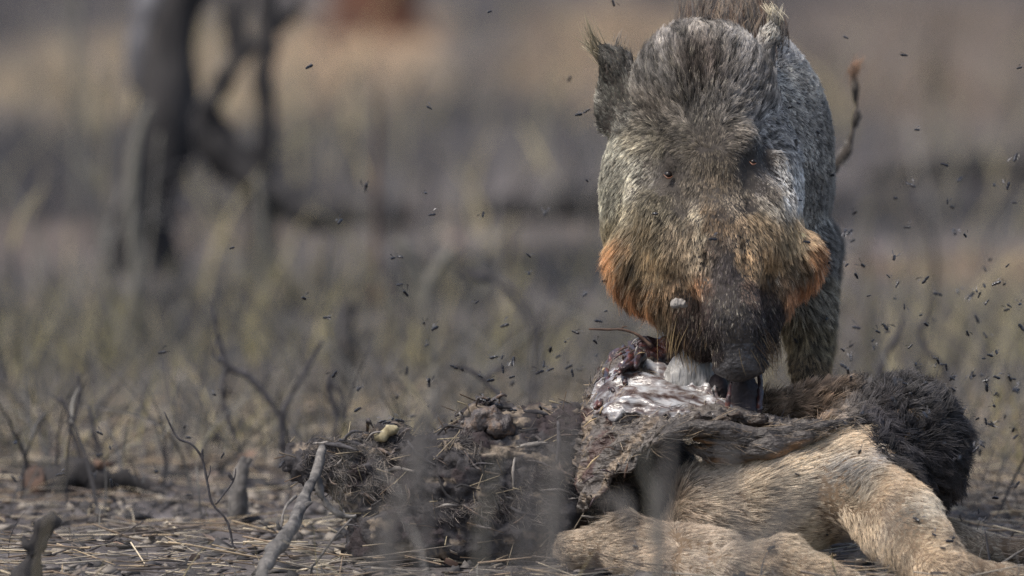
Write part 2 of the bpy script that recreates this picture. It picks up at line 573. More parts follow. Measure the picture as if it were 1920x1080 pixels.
for zx, zy, rx, ry, c, s in ZONES:
    zy = zy + CAM_Y
    wob = 0.55 * fbm(G2, 1.6 / rx, int(zx * 10) & 63, 4) + .75 * fbm(G2 * [3.5, .6, 1], .9, (int(zx * 10) & 63) + 7, 3)
    dd = ((gxf - zx) / rx) ** 2 + ((gyf - zy) / ry) ** 2 + wob
    w = (np.clip(1.4 - dd, 0, 1) ** 1 * s)[:, None]
    w = np.clip(w, 0, 1)
    gc = gc * (1 - w) + lin(c) * w
M_ground = noise_mat('burnt_soil', ((0.25, (150, 146, 142)), (0.5, (218, 214, 210)), (0.75, (255, 255, 255))), 9, rough=0.95, spec=0.1, bump=1.0, bscale=40, bdist=0.02, attr=True, detail=9)
ground = mesh_obj('ground', GV, GF, M_ground, col=gc)
tag(ground, kind='structure')


# ------------------------------------------------------------------ litter and grass (uncountable)
def ribbons(base, direc, length, width, bend, col, seg=2, prism=False):
    """many thin bent blades as quads"""
    n = len(base)
    up = np.array([0, 0, 1.0])
    side = np.cross(direc, RNG.normal(0, 1, (n, 3)))
    side /= np.linalg.norm(side, axis=1, keepdims=True) + 1e-9
    V = []
    for k in range(seg + 1):
        t = k / seg
        c = base + direc * (length * t)[:, None] + bend * (length * t * t)[:, None]
        w = width * (1 - 0.75 * t)
        V += [c - side * w[:, None] / 2, c + side * w[:, None] / 2]
    V = np.stack(V, 1).reshape(-1, 3)
    m = 2 * (seg + 1)
    F = []
    for k in range(seg):
        o = np.arange(n) * m + 2 * k
        F.append(np.stack([o, o + 1, o + 3, o + 2], 1))
    return V, np.concatenate(F), np.repeat(col, m, 0)


def sticks(c, direc, length, rad, col):
    """small straight four-sided straws lying about"""
    n = len(c)
    s1 = np.cross(direc, [0.2, 0.1, 1.0]); s1 /= np.linalg.norm(s1, axis=1, keepdims=True) + 1e-9
    s2 = np.cross(direc, s1)
    V = []
    for e, f in ((-.5, 1.0), (.5, .6)):
        p = c + direc * (length * e)[:, None]
        for x, y in ((1, 0), (0, 1), (-1, 0), (0, -1)):
            V.append(p + (s1 * x + s2 * y) * (rad * f)[:, None])
    V = np.stack(V, 1).reshape(-1, 3)
    o = np.arange(n) * 8
    F = [np.stack([o + k, o + (k + 1) % 4, o + 4 + (k + 1) % 4, o + 4 + k], 1) for k in range(4)]
    F += [np.stack([o + 4, o + 5, o + 6, o + 7], 1)]
    return V, np.concatenate(F), np.repeat(col, 8, 0)


def pick(cols, n, jit=0.12):
    c = lin(np.array(cols))[RNG.integers(0, len(cols), n)]
    return c * RNG.uniform(1 - jit, 1 + jit, (n, 1))


def field(n, y0, y1, pw=1.0, margin=1.5):
    y = y0 + (y1 - y0) * RNG.random(n) ** pw
    hw = 0.8 * (y - CAM_Y) / 20 * margin + 0.15
    x = RNG.uniform(-1, 1, n) * hw
    return x, y


# straws and broken stems lying on the soil near the carcass
n = 15000
x, y = field(n, -3.0, 4.5, 1.0)
dens = 0.5 + 0.7 * fbm(np.stack([x, y, 0 * x], 1), 2.5, 31, 3)
keep = RNG.random(n) < dens
x, y = x[keep], y[keep]; n = len(x)
ang = RNG.normal(0, 1.05, n)
ln = RNG.uniform(0.02, 0.12, n) * RNG.choice([1, 1, 1.8], n)
d = np.stack([np.cos(ang), np.sin(ang), RNG.normal(0.0, 0.12, n)], 1); d /= np.linalg.norm(d, axis=1, keepdims=True)
c = np.stack([x, y, ground_z(x, y) + RNG.uniform(0.001, 0.022, n)], 1)
V, F, C = sticks(c, d, ln * 1.1, RNG.uniform(0.0006, 0.0021, n), pick([(176, 166, 150), (150, 140, 126), (200, 186, 160), (118, 108, 100), (90, 84, 80), (146, 128, 108), (168, 150, 124)], n))
tag(mesh_obj('straw_litter', V, F, M_litter, smooth=False, col=C), 'dry straw and broken stems strewn over the burnt soil', kind='stuff')

# soil crumbs and charred bits
n = 9500
x, y = field(n, -2.5, 4.5)
s = RNG.uniform(0.003, 0.012, n) * RNG.choice([1, 1, 1, 1.8], n)
c = np.stack([x, y, ground_z(x, y) + s * 0.2], 1)
base = np.array([[1, 0, 0], [-.4, .8, 0], [-.5, -.8, 0], [0, 0, .8], [.1, .2, -.4]])
Vb = c[:, None] + (base[None] + RNG.normal(0, .25, (n, 5, 3))) * s[:, None, None] * np.array([1.4, 1, .8])
o = np.arange(n)[:, None] * 5
F = np.concatenate([o + np.array(q) for q in ([0, 1, 3], [1, 2, 3], [2, 0, 3], [1, 0, 4], [2, 1, 4], [0, 2, 4])])
tag(mesh_obj('soil_crumbs', Vb.reshape(-1, 3), F, M_litter, smooth=False, col=np.repeat(pick([(52, 51, 52), (72, 70, 70), (92, 88, 87), (112, 107, 103), (140, 132, 122)], n), 5, 0)), 'dark soil crumbs and charred bits scattered on the ground', kind='stuff')

# dead leaves, curled
n = 800
x, y = field(n, -2.5, 14, 1.3)
s = RNG.uniform(0.007, 0.021, n) * (1 + 0.03 * np.clip(y, 0, 20))
c = np.stack([x, y, ground_z(x, y) + s * RNG.uniform(0.1, .6, n)], 1)
th = RNG.uniform(0, 6.28, n)
ax = np.stack([np.cos(th), np.sin(th), RNG.normal(0, .4, n)], 1)
bx = np.stack([-np.sin(th), np.cos(th), RNG.normal(0, .5, n)], 1)
uz = np.cross(ax, bx)
V = []
for a_, b_, h_ in ((-1, 0, .1), (-.2, -.45, .25), (.3, -.4, .22), (1, 0, .3), (.3, .4, .25), (-.2, .45, .2), (0, 0, -.05)):
    V.append(c + (ax * a_ + bx * b_ + uz * (h_ + RNG.normal(0, .08, n))[:, None]) * s[:, None])
V = np.stack(V, 1).reshape(-1, 3)
o = np.arange(n)[:, None] * 7
F = np.concatenate([o + np.array(q) for q in ([0, 1, 6], [1, 2, 6], [2, 3, 6], [3, 4, 6], [4, 5, 6], [5, 0, 6])])
tag(mesh_obj('leaf_litter', V, F, M_litter, smooth=False, col=np.repeat(pick([(126, 112, 102), (112, 102, 94), (150, 136, 120), (100, 96, 92), (136, 112, 98), (166, 156, 140)], n), 7, 0)), 'curled dry leaves scattered over the soil', kind='stuff')

# thin dry grass, upright, thickening behind the carcass and to the far field
def grass(n, y0, y1, hmin, hmax, w, cols, seed, thr=0.45, pw=1.0, lean=0.25, name='dry_grass', label=''):
    x, y = field(n, y0, y1, pw)
    dn = thr + 0.9 * fbm(np.stack([x, y * .5, 0 * x], 1), 1.6, seed, 3)
    k = RNG.random(n) < dn
    x, y = x[k], y[k]; n = len(x)
    d = np.stack([RNG.normal(0, lean, n), RNG.normal(0, lean, n), np.ones(n)], 1); d /= np.linalg.norm(d, axis=1, keepdims=True)
    ln = RNG.uniform(hmin, hmax, n)
    bend = np.stack([RNG.normal(0, .25, n), RNG.normal(0, .2, n), -RNG.uniform(0, .25, n)], 1)
    pt = (fbm(np.stack([x, y * .6, 0 * x + 4], 1), 1.1, seed + 5, 3) > .02)[:, None]
    cc_ = np.where(pt, pick(cols, n), pick(GREY, n)) * .9
    V, F, C = ribbons(np.stack([x, y, ground_z(x, y)], 1), d, ln * np.where(pt[:, 0], 1.25, .8), w * RNG.uniform(.6, 1.4, n), bend, cc_, 3)
    tag(mesh_obj(name, V, F, M_litter, smooth=False, col=C), label, kind='stuff')


STRAW = [(158, 148, 114), (136, 130, 108), (174, 162, 126), (114, 110, 100), (100, 97, 94), (146, 138, 94)]
GREY = [(112, 110, 107), (92, 90, 90), (128, 125, 118), (76, 75, 76), (136, 128, 110)]
grass(14000, 2.4, 9, .03, .19, .0045, STRAW, 41, .35, name='dry_grass', label='short pale dry grass behind the carcass')
grass(6000, 9, 40, .06, .25, .008, GREY + STRAW, 42, .35, 1.3, name='dry_grass', label='sparse dry grass far across the burnt clearing')
grass(1500, -3, 1.6, .02, .09, .002, GREY + STRAW, 43, .35, name='dry_grass', label='low grass stubble round the carcass')


def stems(name, label, n, y0, y1, hmin, hmax, w, cols, lean):
    x, y = field(n, y0, y1)
    d = np.stack([RNG.normal(0, lean, n), RNG.normal(0, lean, n), np.ones(n)], 1); d /= np.linalg.norm(d, axis=1, keepdims=True)
    ln = RNG.uniform(hmin, hmax, n)
    bend = np.stack([RNG.normal(0, .45, n), RNG.normal(0, .3, n), -RNG.uniform(0, .35, n)], 1)
    base = np.stack([x, y, ground_z(x, y)], 1)
    parts = [(base, d, ln, bend, w)]
    k = RNG.random(n) < .6      # a side shoot on most of them
    t_ = RNG.uniform(.3, .7, n)[:, None]
    b2 = base + d * ln[:, None] * t_ + bend * ln[:, None] * t_ ** 2
    d2 = d + RNG.normal(0, .7, (n, 3)) * [1, 1, .3]; d2 /= np.linalg.norm(d2, axis=1, keepdims=True)
    parts.append((b2[k], d2[k], ln[k] * .45, bend[k], w * .7))
    VV, FF, CC, o = [], [], [], 0
    for b_, d_, l_, e_, w_ in parts:
        V, F, C = ribbons(b_, d_, l_, w_ * RNG.uniform(.6, 1.5, len(b_)), e_, pick(cols, len(b_)), 5)
        VV.append(V); FF.append(F + o); CC.append(C); o += len(V)
    tag(mesh_obj(name, np.concatenate(VV), np.concatenate(FF), M_litter, smooth=False, col=np.concatenate(CC)), label, kind='stuff')


CHAR = [(60, 60, 62), (78, 77, 78), (96, 95, 94), (116, 114, 108), (52, 51, 53)]
stems('burnt_stems', 'thin burnt stems and dry stalks all over the clearing', 1300, 1.0, 8, .08, .28, .005, CHAR, .3)
stems('burnt_stems', 'thin burnt stalks standing far across the clearing', 560, 7, 26, .15, .55, .013, CHAR + STRAW[:3] + GREY, .2)
stems('burnt_stems', 'thin grey weeds standing between the viewer and the carcass', 250, -7.5, -3.3, .26, .56, .0058, CHAR + GREY, .22)
stems('burnt_stems', 'short burnt stubble in the litter round the carcass', 160, -1.5, 1.2, .03, .11, .0022, CHAR + GREY, .5)


# ------------------------------------------------------------------ the wild boar
def px_r(r):
    return r * PX


boar = empty('wild_boar', ground_at(1390, 0.6))
tag(boar, 'grey bristly wild boar with orange jowls feeding with its head down on the carcass', 'wild boar')
LO, HI = (0.02, -0.16, -0.06), (0.66, 1.62, 1.02)
HS = 0.0085
full, head = SDF(LO, HI, HS), SDF(LO, HI, HS)


def he(px, py, Y, rx, rz, ry, k=0.03, rot=0.0):
    head.ell(W(px, py, Y), (px_r(rx), px_r(ry), px_r(rz)), k, rot)


def hcn(a, b, ra, rb, k=0.03):
    head.cone(W(*a), W(*b), px_r(ra), px_r(rb), k)


# cranium, brow, face wedge, muzzle, jowls
he(1316, 170, .19, 128, 128, 120)
hcn((1322, 150, .18), (1332, 330, .09), 100, 98)
he(1222, 370, .20, 98, 175, 130, .04)
he(1425, 380, .20, 80, 165, 120, .04)
hcn((1333, 310, .06), (1352, 480, -.01), 72, 62, .04)
he(1290, 455, .06, 100, 115, 85, .05)
he(1415, 450, .06, 85, 105, 80, .05)
hcn((1350, 440, -.01), (1376, 610, -.055), 64, 52, .025)
hcn((1376, 600, -.055), (1387, 672, -.055), 52, 44, .02)
hcn((1268, 550, .045), (1322, 640, .02), 62, 38, .025)
hcn((1446, 545, .04), (1424, 632, .015), 46, 32, .025)
he(1204, 496, .08, 62, 84, 75, .022, rot=.25)
he(1486, 490, .08, 54, 62, 62, .02, rot=-.25)
hcn((1274, 275, .055), (1300, 330, .015), 22, 20, .03)
hcn((1394, 262, .055), (1372, 320, .015), 20, 18, .03)
hcn((1228, 392, .035), (1262, 470, .0), 34, 30, .025)
hcn((1432, 372, .035), (1424, 460, .0), 30, 28, .025)
hcn((1204, 285, .115), (1182, 430, .066), 14, 18, .02)
hcn((1455, 300, .10), (1482, 390, .085), 20, 18, .015)
head.ell(W(1254, 328, -.008), (px_r(23), px_r(48), px_r(25)), .014, sub=True)
head.ell(W(1412, 304, -.008), (px_r(20), px_r(48), px_r(25)), .014, sub=True)
head.cone(W(1260, 340, .0), W(1288, 415, -.02), .008, .004, .008, True)
head.cone(W(1408, 320, .0), W(1402, 395, -.02), .008, .004, .008, True)
head.cone(W(1322, 450, -.045), W(1330, 520, -.06), .008, .006, .014, True)
head.cone(W(1384, 450, -.045), W(1394, 515, -.06), .008, .006, .014, True)
head.cone(W(1200, 110, .14), W(1200, 225, .14), .006, .006, .012, True)
# snout disc, its rim folded down at the mouth
head.ell(W(1386, 682, -.055), (px_r(52), px_r(34), px_r(30)), .010)
hcn((1344, 697, -.066), (1428, 694, -.066), 9, 9, .006)
head.cone(W(1346, 676, -.098), W(1426, 672, -.098), .004, .004, .006, True)
head.ell(W(1366, 712, -.088), (.009, .012, .006), .004, sub=True)
head.ell(W(1408, 710, -.088), (.009, .012, .006), .004, sub=True)
# ears
head.ell(W(1152, 170, .22), (px_r(36), px_r(16), px_r(88)), .015, rot=-.22)
hcn((1190, 240, .20), (1170, 170, .21), 30, 24, .02)
hcn((1152, 130, .21), (1134, 98, .22), 24, 16, .015)
hcn((1412, 130, .24), (1440, 70, .25), 20, 15, .015)
hcn((1440, 70, .25), (1450, 36, .255), 15, 5, .015)
full.d[:] = head.d


def bc(a, b, ra, rb, k=0.06):
    full.cone(W(*a), W(*b), px_r(ra), px_r(rb), k)


# neck, shoulders, barrel, rump
bc((1330, 230, .24), (1368, 260, .45), 120, 170)
full.ell(W(1374, 295, .50), (px_r(190), .32, px_r(268)), .05)
full.ell(W(1388, 330, .85), (px_r(182), .46, px_r(232)), .05)
full.ell(W(1402, 350, 1.22), (px_r(163), .30, px_r(212)), .05)
# legs
def leg(pts, rs):
    full.chain([W(*p) for p in pts], [px_r(r) for r in rs], .03)


def foot(px, Y):
    g = ground_at(px, Y)
    return photo_y(g)


def photo_y(p):
    return photo_xy(np.array([p]))[1][0]


for lx, ly, sp in ((1512, .44, 1), (1330, .46, 0)):
    fy = foot(lx, ly)
    leg([(lx - 8 if sp else lx + 20, 470, ly), (lx + 2, 590, ly), (lx + 8, 690, ly - .01), (lx + 8, 780, ly - .01), (lx + 8, fy - 90, ly), (lx + 8, fy - 22, ly - .03)], [70, 46, 31, 27, 21, 24])
for lx, ly in ((1520, 1.28), (1345, 1.30)):
    fy = foot(lx, ly)
    leg([(lx - 10, 470, ly), (lx, 640, ly - .04), (lx, 740, ly + .06), (lx, fy - 80, ly + .02), (lx, fy - 20, ly)], [80, 42, 28, 22, 24])
# tail, lifted and swung to one side
TAIL = [(1490, 360, 1.48), (1550, 330, 1.52), (1588, 285, 1.53), (1606, 220, 1.53), (1604, 165, 1.53), (1597, 120, 1.53)]
full.chain([W(*p) for p in TAIL], [0.024, 0.011, 0.008, 0.007, 0.006, 0.004], .015)
BV, BF = full.mesh()
BV = smooth_mesh(BV, BF, 2)
BN = vert_normals(BV, BF)
BV = BV + BN * (0.0022 * fbm(BV, 45, 3, 3))[:, None]
bx, by = photo_xy(BV)
is_nose = (by > 640) & (np.abs(bx - 1386) < 62) & (BV[:, 1] < .02)
fq = is_nose[BF].all(1)
body = mesh_obj('body', BV, BF, [M_skin, M_nose], boar, mat_idx=fq.astype(int))
print('boar verts', len(BV))

# eyes
for ex, ey, ez, r in ((1253, 328, .017, 8), (1412, 304, .019, 6)):
    bpy_v, bpy_f = tube([W(ex, ey, ez) + np.array([0, 0, px_r(r) * q]) for q in (-1, -.8, -.4, 0, .4, .8, 1)], px_r(r) * np.array([.05, .6, .92, 1, .92, .6, .05]), 12, sub=1)[:2]
    eye = mesh_obj('eye', bpy_v, bpy_f, M_eye, boar)
    tube_obj('eyelid', [([W(ex - r * 1.1, ey - 1, ez - .003), W(ex, ey + r * .8, ez - .008), W(ex + r * 1.1, ey + 2, ez - .003)], [.0004, .0014, .0004])], M_lid, eye, 6, 0)
for hx, ly in ((1520, .44), (1338, .46), (1520, 1.28), (1345, 1.30)):
    g = ground_at(hx, ly)
    tube_obj('hoof', [([g + [s_ * .013, -.03, .045], g + [s_ * .015, -.045, .02], g + [s_ * .016, -.055, 0.0]], [.014, .017, .016]) for s_ in (-1, 1)], M_twig, boar, 8, .05)

# coat: head table (px, py, reach, dx, dz, lift, length mm, R, G, B)
HT = [
 (1268, 358, 9, .2, -1, .15, 6, 54, 48, 44), (1278, 388, 9, .2, -1, .2, 8, 56, 50, 44), (1292, 430, 9, .1, -1, .25, 10, 70, 60, 48), (1256, 300, 12, -.3, .3, .2, 7, 60, 56, 52), (1414, 275, 12, .3, .3, .2, 7, 58, 56, 56), (1405, 340, 9, 0, -1, .15, 6, 50, 47, 44), (1402, 385, 9, 0, -1, .2, 8, 64, 56, 48), (1425, 340, 14, .4, -.9, .25, 9, 92, 86, 82),
 (1322, 390, 8, 0, -1, .3, 13, 112, 92, 66), (1338, 445, 8, 0, -1, .3, 13, 76, 62, 50), (1354, 400, 8, 0, -1, .3, 13, 84, 70, 56), (1366, 450, 8, .05, -1, .3, 13, 116, 98, 80), (1168, 470, 10, -.6, -.8, .5, 28, 66, 60, 46), (1205, 520, 12, -.4, -.9, .5, 30, 58, 50, 38), (1235, 460, 10, -.4, -.9, .45, 20, 98, 88, 66),
 (1505, 500, 10, .5, -.85, .5, 26, 82, 68, 48),
 (1330, 45, 45, 0, .9, .5, 20, 108, 101, 92), (1240, 70, 45, -.5, .8, .6, 24, 112, 106, 100), (1400, 70, 45, .5, .8, .55, 22, 116, 111, 105),
 (1315, 120, 45, -.05, 1, .6, 24, 84, 72, 62), (1250, 140, 40, -.5, .85, .6, 24, 92, 88, 82), (1380, 140, 40, .5, .85, .6, 24, 106, 100, 94),
 (1320, 200, 40, 0, 1, .6, 24, 90, 84, 76), (1240, 210, 35, -.8, .6, .55, 24, 92, 84, 74), (1400, 200, 35, .8, .6, .55, 22, 128, 120, 110),
 (1330, 255, 28, 0, .8, .3, 15, 74, 66, 55), (1270, 262, 28, -1, .05, .25, 15, 88, 80, 66), (1390, 255, 28, 1, .05, .25, 15, 104, 94, 80),
 (1330, 300, 25, 0, -.8, .35, 15, 86, 75, 58), (1215, 265, 28, -1, -.2, .4, 18, 116, 108, 88), (1440, 250, 26, 1, .1, .4, 15, 128, 125, 120),
 (1253, 322, 24, -.4, -.6, .2, 7, 56, 52, 48), (1411, 298, 22, .4, -.6, .2, 7, 54, 51, 50),
 (1226, 330, 18, -.5, -.8, .3, 12, 112, 106, 94), (1440, 325, 18, .6, -.7, .3, 12, 128, 118, 106),
 (1194, 310, 15, -.5, -.9, .35, 15, 160, 154, 134), (1186, 355, 14, -.5, -.9, .35, 15, 160, 152, 130), (1215, 300, 14, -.4, -.9, .3, 13, 92, 88, 76), (1212, 370, 14, -.4, -.9, .3, 13, 98, 90, 70), (1460, 325, 14, .6, -.7, .35, 13, 168, 165, 158), (1482, 372, 11, .6, -.8, .35, 13, 164, 160, 153), (1446, 365, 12, .5, -.8, .3, 12, 112, 100, 86),
 (1174, 400, 14, -.6, -.8, .35, 15, 148, 136, 106), (1140, 300, 28, -.9, -.35, .4, 17, 126, 122, 106), (1135, 370, 28, -.85, -.5, .4, 18, 126, 122, 104),
 (1140, 430, 20, -.75, -.7, .4, 24, 122, 110, 80), (1230, 385, 26, -.35, -.9, .4, 18, 104, 94, 72), (1210, 430, 26, -.5, -.85, .45, 22, 108, 92, 64),
 (1290, 360, 22, -.1, -1, .3, 13, 112, 100, 82), (1340, 350, 20, 0, -1, .3, 14, 108, 92, 70), (1375, 370, 20, .1, -1, .3, 13, 120, 106, 86),
 (1342, 420, 16, .05, -1, .32, 15, 102, 80, 54), (1308, 400, 9, -.1, -1, .3, 12, 142, 130, 104), (1314, 436, 11, -.1, -1, .3, 14, 146, 132, 106), (1308, 465, 10, -.1, -1, .3, 14, 152, 134, 104), (1278, 420, 12, -.2, -1, .3, 14, 106, 94, 72), (1385, 430, 18, .2, -1, .3, 14, 146, 120, 86),
 (1270, 450, 25, -.25, -.95, .4, 20, 142, 122, 92), (1240, 490, 25, -.3, -.95, .45, 24, 140, 116, 78), (1430, 430, 25, .55, -.8, .4, 18, 148, 122, 84),
 (1450, 385, 20, .6, -.8, .4, 16, 150, 140, 122), (1300, 490, 22, -.1, -1, .35, 15, 160, 138, 106), (1334, 470, 12, 0, -1, .3, 13, 96, 80, 66),
 (1150, 468, 24, -.6, -.8, .5, 34, 146, 102, 54), (1190, 500, 20, -.4, -.9, .5, 34, 84, 70, 46), (1170, 530, 23, -.45, -.9, .5, 36, 140, 92, 46),
 (1215, 540, 20, -.25, -.95, .5, 32, 112, 82, 46), (1200, 578, 18, -.2, -.95, .5, 34, 146, 92, 42), (1245, 580, 16, .1, -1, .5, 24, 112, 88, 58),
 (1230, 610, 16, -.25, -.9, .5, 24, 120, 104, 76), (1268, 530, 16, .1, -1, .4, 18, 136, 108, 74), (1310, 530, 14, .1, -1, .35, 15, 142, 100, 62), (1280, 568, 14, 0, -1, .35, 14, 76, 58, 46),
 (1480, 450, 18, .6, -.75, .5, 24, 150, 128, 90), (1515, 440, 15, .7, -.7, .5, 26, 172, 140, 98), (1535, 476, 21, .5, -.85, .5, 30, 148, 98, 50),
 (1490, 490, 16, .5, -.85, .5, 28, 92, 76, 54), (1450, 480, 18, .45, -.9, .45, 22, 158, 124, 76), (1520, 530, 20, .15, -1, .5, 32, 142, 90, 44),
 (1495, 555, 14, -.2, -1, .5, 28, 134, 88, 46), (1460, 530, 16, .3, -.95, .4, 20, 118, 90, 58), (1415, 490, 18, .25, -.95, .35, 16, 166, 132, 86),
 (1352, 500, 16, .05, -1, .35, 13, 78, 69, 66), (1366, 520, 14, .05, -1, .35, 12, 70, 62, 62), (1360, 550, 18, .05, -1, .35, 12, 62, 56, 56), (1330, 545, 10, -.1, -1, .3, 11, 100, 76, 60),
 (1405, 545, 14, .2, -1, .3, 11, 104, 82, 66), (1375, 590, 20, .05, -1, .4, 11, 52, 49, 50), (1300, 590, 20, -.2, -.95, .35, 16, 66, 52, 46),
 (1240, 612, 14, -.3, -.9, .45, 24, 94, 80, 58), (1275, 625, 18, -.2, -.95, .4, 18, 66, 52, 44), (1300, 668, 14, -.1, -1, .4, 16, 62, 50, 44), (1325, 640, 20, -.1, -1, .4, 14, 56, 48, 46), (1440, 590, 18, .4, -.9, .35, 14, 58, 50, 48),
 (1440, 640, 15, .5, -.85, .5, 18, 52, 46, 45), (1435, 560, 14, .3, -.95, .35, 13, 84, 68, 58), (1386, 640, 18, 0, -1, .3, 7, 56, 54, 55), (1386, 690, 16, 0, -1, .3, 4, 64, 62, 63),
 (1150, 110, 20, -.5, .8, .4, 14, 70, 68, 62), (1150, 160, 20, -.4, .8, .35, 13, 92, 90, 80), (1160, 215, 20, -.5, .3, .35, 13, 80, 78, 70),
 (1128, 180, 10, -.8, .5, .5, 14, 116, 112, 100), (1438, 70, 14, .35, .95, .4, 16, 170, 162, 144)]
BT = [
 (1480, 80, 50, .3, .3, .45, 20, 140, 137, 132), (1500, 160, 40, .5, -.2, .45, 18, 144, 140, 131), (1540, 230, 30, .7, -.35, .5, 18, 120, 115, 107),
 (1490, 260, 35, .5, -.5, .45, 16, 146, 142, 134), (1520, 330, 30, .6, -.5, .45, 17, 130, 126, 118), (1555, 360, 22, .7, -.5, .5, 18, 104, 102, 98),
 (1525, 420, 18, .5, -.7, .45, 17, 152, 148, 139), (1552, 470, 25, .6, -.7, .5, 20, 104, 101, 96), (1530, 560, 30, .5, -.85, .5, 24, 108, 101, 86),
 (1500, 620, 25, .2, -1, .5, 26, 112, 98, 70), (1535, 640, 20, .3, -1, .5, 24, 122, 110, 82), (1515, 700, 30, .1, -1, .45, 20, 98, 82, 56),
 (1440, 40, 40, .1, .9, .7, 26, 92, 84, 78), (1300, 30, 40, -.1, .9, .7, 26, 70, 60, 54), (1170, 300, 60, -.8, -.3, .4, 20, 150, 147, 136),
 (1350, 30, 30, 0, .9, .7, 28, 96, 66, 46), (1380, 400, 80, 0, -1, .4, 20, 90, 86, 80), (1590, 200, 40, .2, .9, .4, 14, 74, 70, 64), (1600, 110, 30, .1, 1, .4, 30, 150, 96, 58)]


BT = [r[:7] + tuple(min(255, q * 1.1) for q in r[7:]) for r in BT]


def coat(name, T, P, N, back=0.0, **kw):
    x, y = photo_xy(P)
    x = x + 5 * noise(P, 60, 5) + 4 * noise(P, 150, 6)
    y = y + 5 * noise(P, 60, 7) + 4 * noise(P, 150, 8)
    v = table(x, y, T, .68)
    if T is HT:
        v[:, 4:7] = np.clip(98 + (v[:, 4:7] - 100) * 1.1, 28, 215)
        m_ = v[:, 4:7].mean(1, keepdims=True)
        v[:, 4:7] = m_ + (v[:, 4:7] - m_) * .82
    D = np.stack([v[:, 0], np.full(len(P), back), v[:, 1]], 1)
    D += 0.22 * np.stack([noise(P, 40, 11), noise(P, 40, 12), noise(P, 40, 13)], 1)
    tone = 1 + 0.42 * noise(P, 85, 14)[:, None] + 0.25 * noise(P, 28, 15)[:, None] + RNG.normal(0, .16, (len(P), 1))
    if T is HT:     # rays of darker and paler hair round the whorl of the forehead
        th, rr = np.arctan2(x - 1330, 290 - y), np.hypot(x - 1330, y - 290)
        tone += (.75 * noise(np.stack([th * 18, rr * .012, 0 * rr], 1), 1, 16) + .45 * noise(np.stack([th * 40, rr * .02, 0 * rr], 1), 1, 17))[:, None] * (y < 290)[:, None]
    if T is HT:
        jw = np.clip((y - 425) / 40, 0, 1) * np.clip((np.abs(x - 1350) - 90) / 40, 0, 1)
        tone += (.8 * noise(np.stack([x * .06 + y * .02, y * .014 - x * .004, 0 * x], 1), 1, 18) * jw)[:, None]
    c = lin(v[:, 4:7]) * np.clip(tone, .25, 2.0) * 1.5
    c = c * .76 + c.mean(1, keepdims=True) * .24
    pale = RNG.random(len(P)) < .05
    c[pale] = c[pale] * .4 + lin((190, 180, 160)) * .6
    return hair(name, P, N, D, np.where(v[:, 3] > 21, v[:, 3] * .68, v[:, 3] * .55) / 1000.0, c, M_fur, boar, lift=v[:, 2] * .7, **kw)


hval = head.value(BV) < 0.012
nosey = is_nose & (by > 692 + 8 * noise(BV, 80, 111))
wh = np.where(hval & ~nosey, np.where(BN[:, 1] < .5, 1.0, .2), 0)
P, N = scatter(BV, BF, BN, 230000, wh)
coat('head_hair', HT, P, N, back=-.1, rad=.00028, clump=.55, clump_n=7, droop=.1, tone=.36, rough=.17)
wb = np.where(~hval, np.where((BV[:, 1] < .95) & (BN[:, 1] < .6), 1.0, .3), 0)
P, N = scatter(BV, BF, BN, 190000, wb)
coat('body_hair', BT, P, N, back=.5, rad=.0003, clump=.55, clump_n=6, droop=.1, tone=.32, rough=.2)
# mane of stiff bristles on the hump, ear tufts, tail tuft, chin whiskers
wm = np.clip(1 - np.hypot((bx - 1370) / 110, (BV[:, 1] - .48) / .3), 0, 1) * (BN[:, 2] > .3) * ~hval
P, N = scatter(BV, BF, BN, 5000, wm)
cm = pick([(56, 52, 50), (44, 42, 42), (92, 72, 58), (84, 80, 76), (120, 106, 90)], len(P))
hair('mane', P, N, np.tile([.05, .25, .9], (len(P), 1)), RNG.uniform(.035, .07, len(P)), cm, M_fur, boar, lift=.9, rad=.0006, clump=.6, clump_n=14, droop=0, rough=.3)
for nm, q, dr, cc, nn, ll in (('ear_tuft', W(1130, 104, .22), (-.95, 0, .12), [(150, 138, 112), (130, 122, 104), (176, 164, 138)], 70, .055), ('ear_tuft', W(1450, 38, .255), (-.15, 0, 1), [(176, 166, 142), (150, 140, 118), (186, 178, 158)], 90, .04),
                         ('ear_tuft', W(1152, 92, .22), (-.3, 0, .6), [(96, 90, 82), (110, 102, 92)], 40, .022), ('tail_tuft', W(1600, 140, 1.53), (-.08, 0, 1), [(140, 108, 80), (124, 96, 74), (104, 86, 72)], 46, .055)):
    P = q + RNG.normal(0, .006, (nn, 3))
    N = np.tile(np.array(dr) / np.linalg.norm(dr), (nn, 1))
    hair(nm, P, N, np.tile([-.4, 0, .2], (nn, 1)) if dr[0] < -.5 else N + np.array([.02, .1, 0]), np.full(nn, ll), pick(cc, nn), M_fur, boar, lift=.8, rad=.0006, clump=.7, clump_n=16, droop=.3 if dr[0] < -.5 else 0, rough=.35)
ww = np.exp(-((bx - 1452) ** 2 + (by - 640) ** 2) / 800) + np.exp(-((bx - 1260) ** 2 + (by - 640) ** 2) / 1600)
P, N = scatter(BV, BF, BN, 320, ww * hval)
hair('chin_whiskers', P, N, np.stack([np.sign(P[:, 0] - W(1370, 600, 0)[0]) * .5, 0 * P[:, 0], -np.ones(len(P))], 1), RNG.uniform(.02, .045, len(P)), pick([(90, 72, 52), (60, 50, 44), (150, 130, 96)], len(P)), M_fur, boar, lift=.5, rad=.0004, clump=.3, droop=.3)


# ------------------------------------------------------------------ the deer carcass
deer = empty('deer_carcass', ground_at(1400, -.1))
tag(deer, 'half eaten tan deer carcass with torn grey hide and pale gut lying under the boar', 'carcass')
CLO, CHI = (-.42, -.80, -.05), (.92, .36, .33)
cs = SDF(CLO, CHI, .0053)


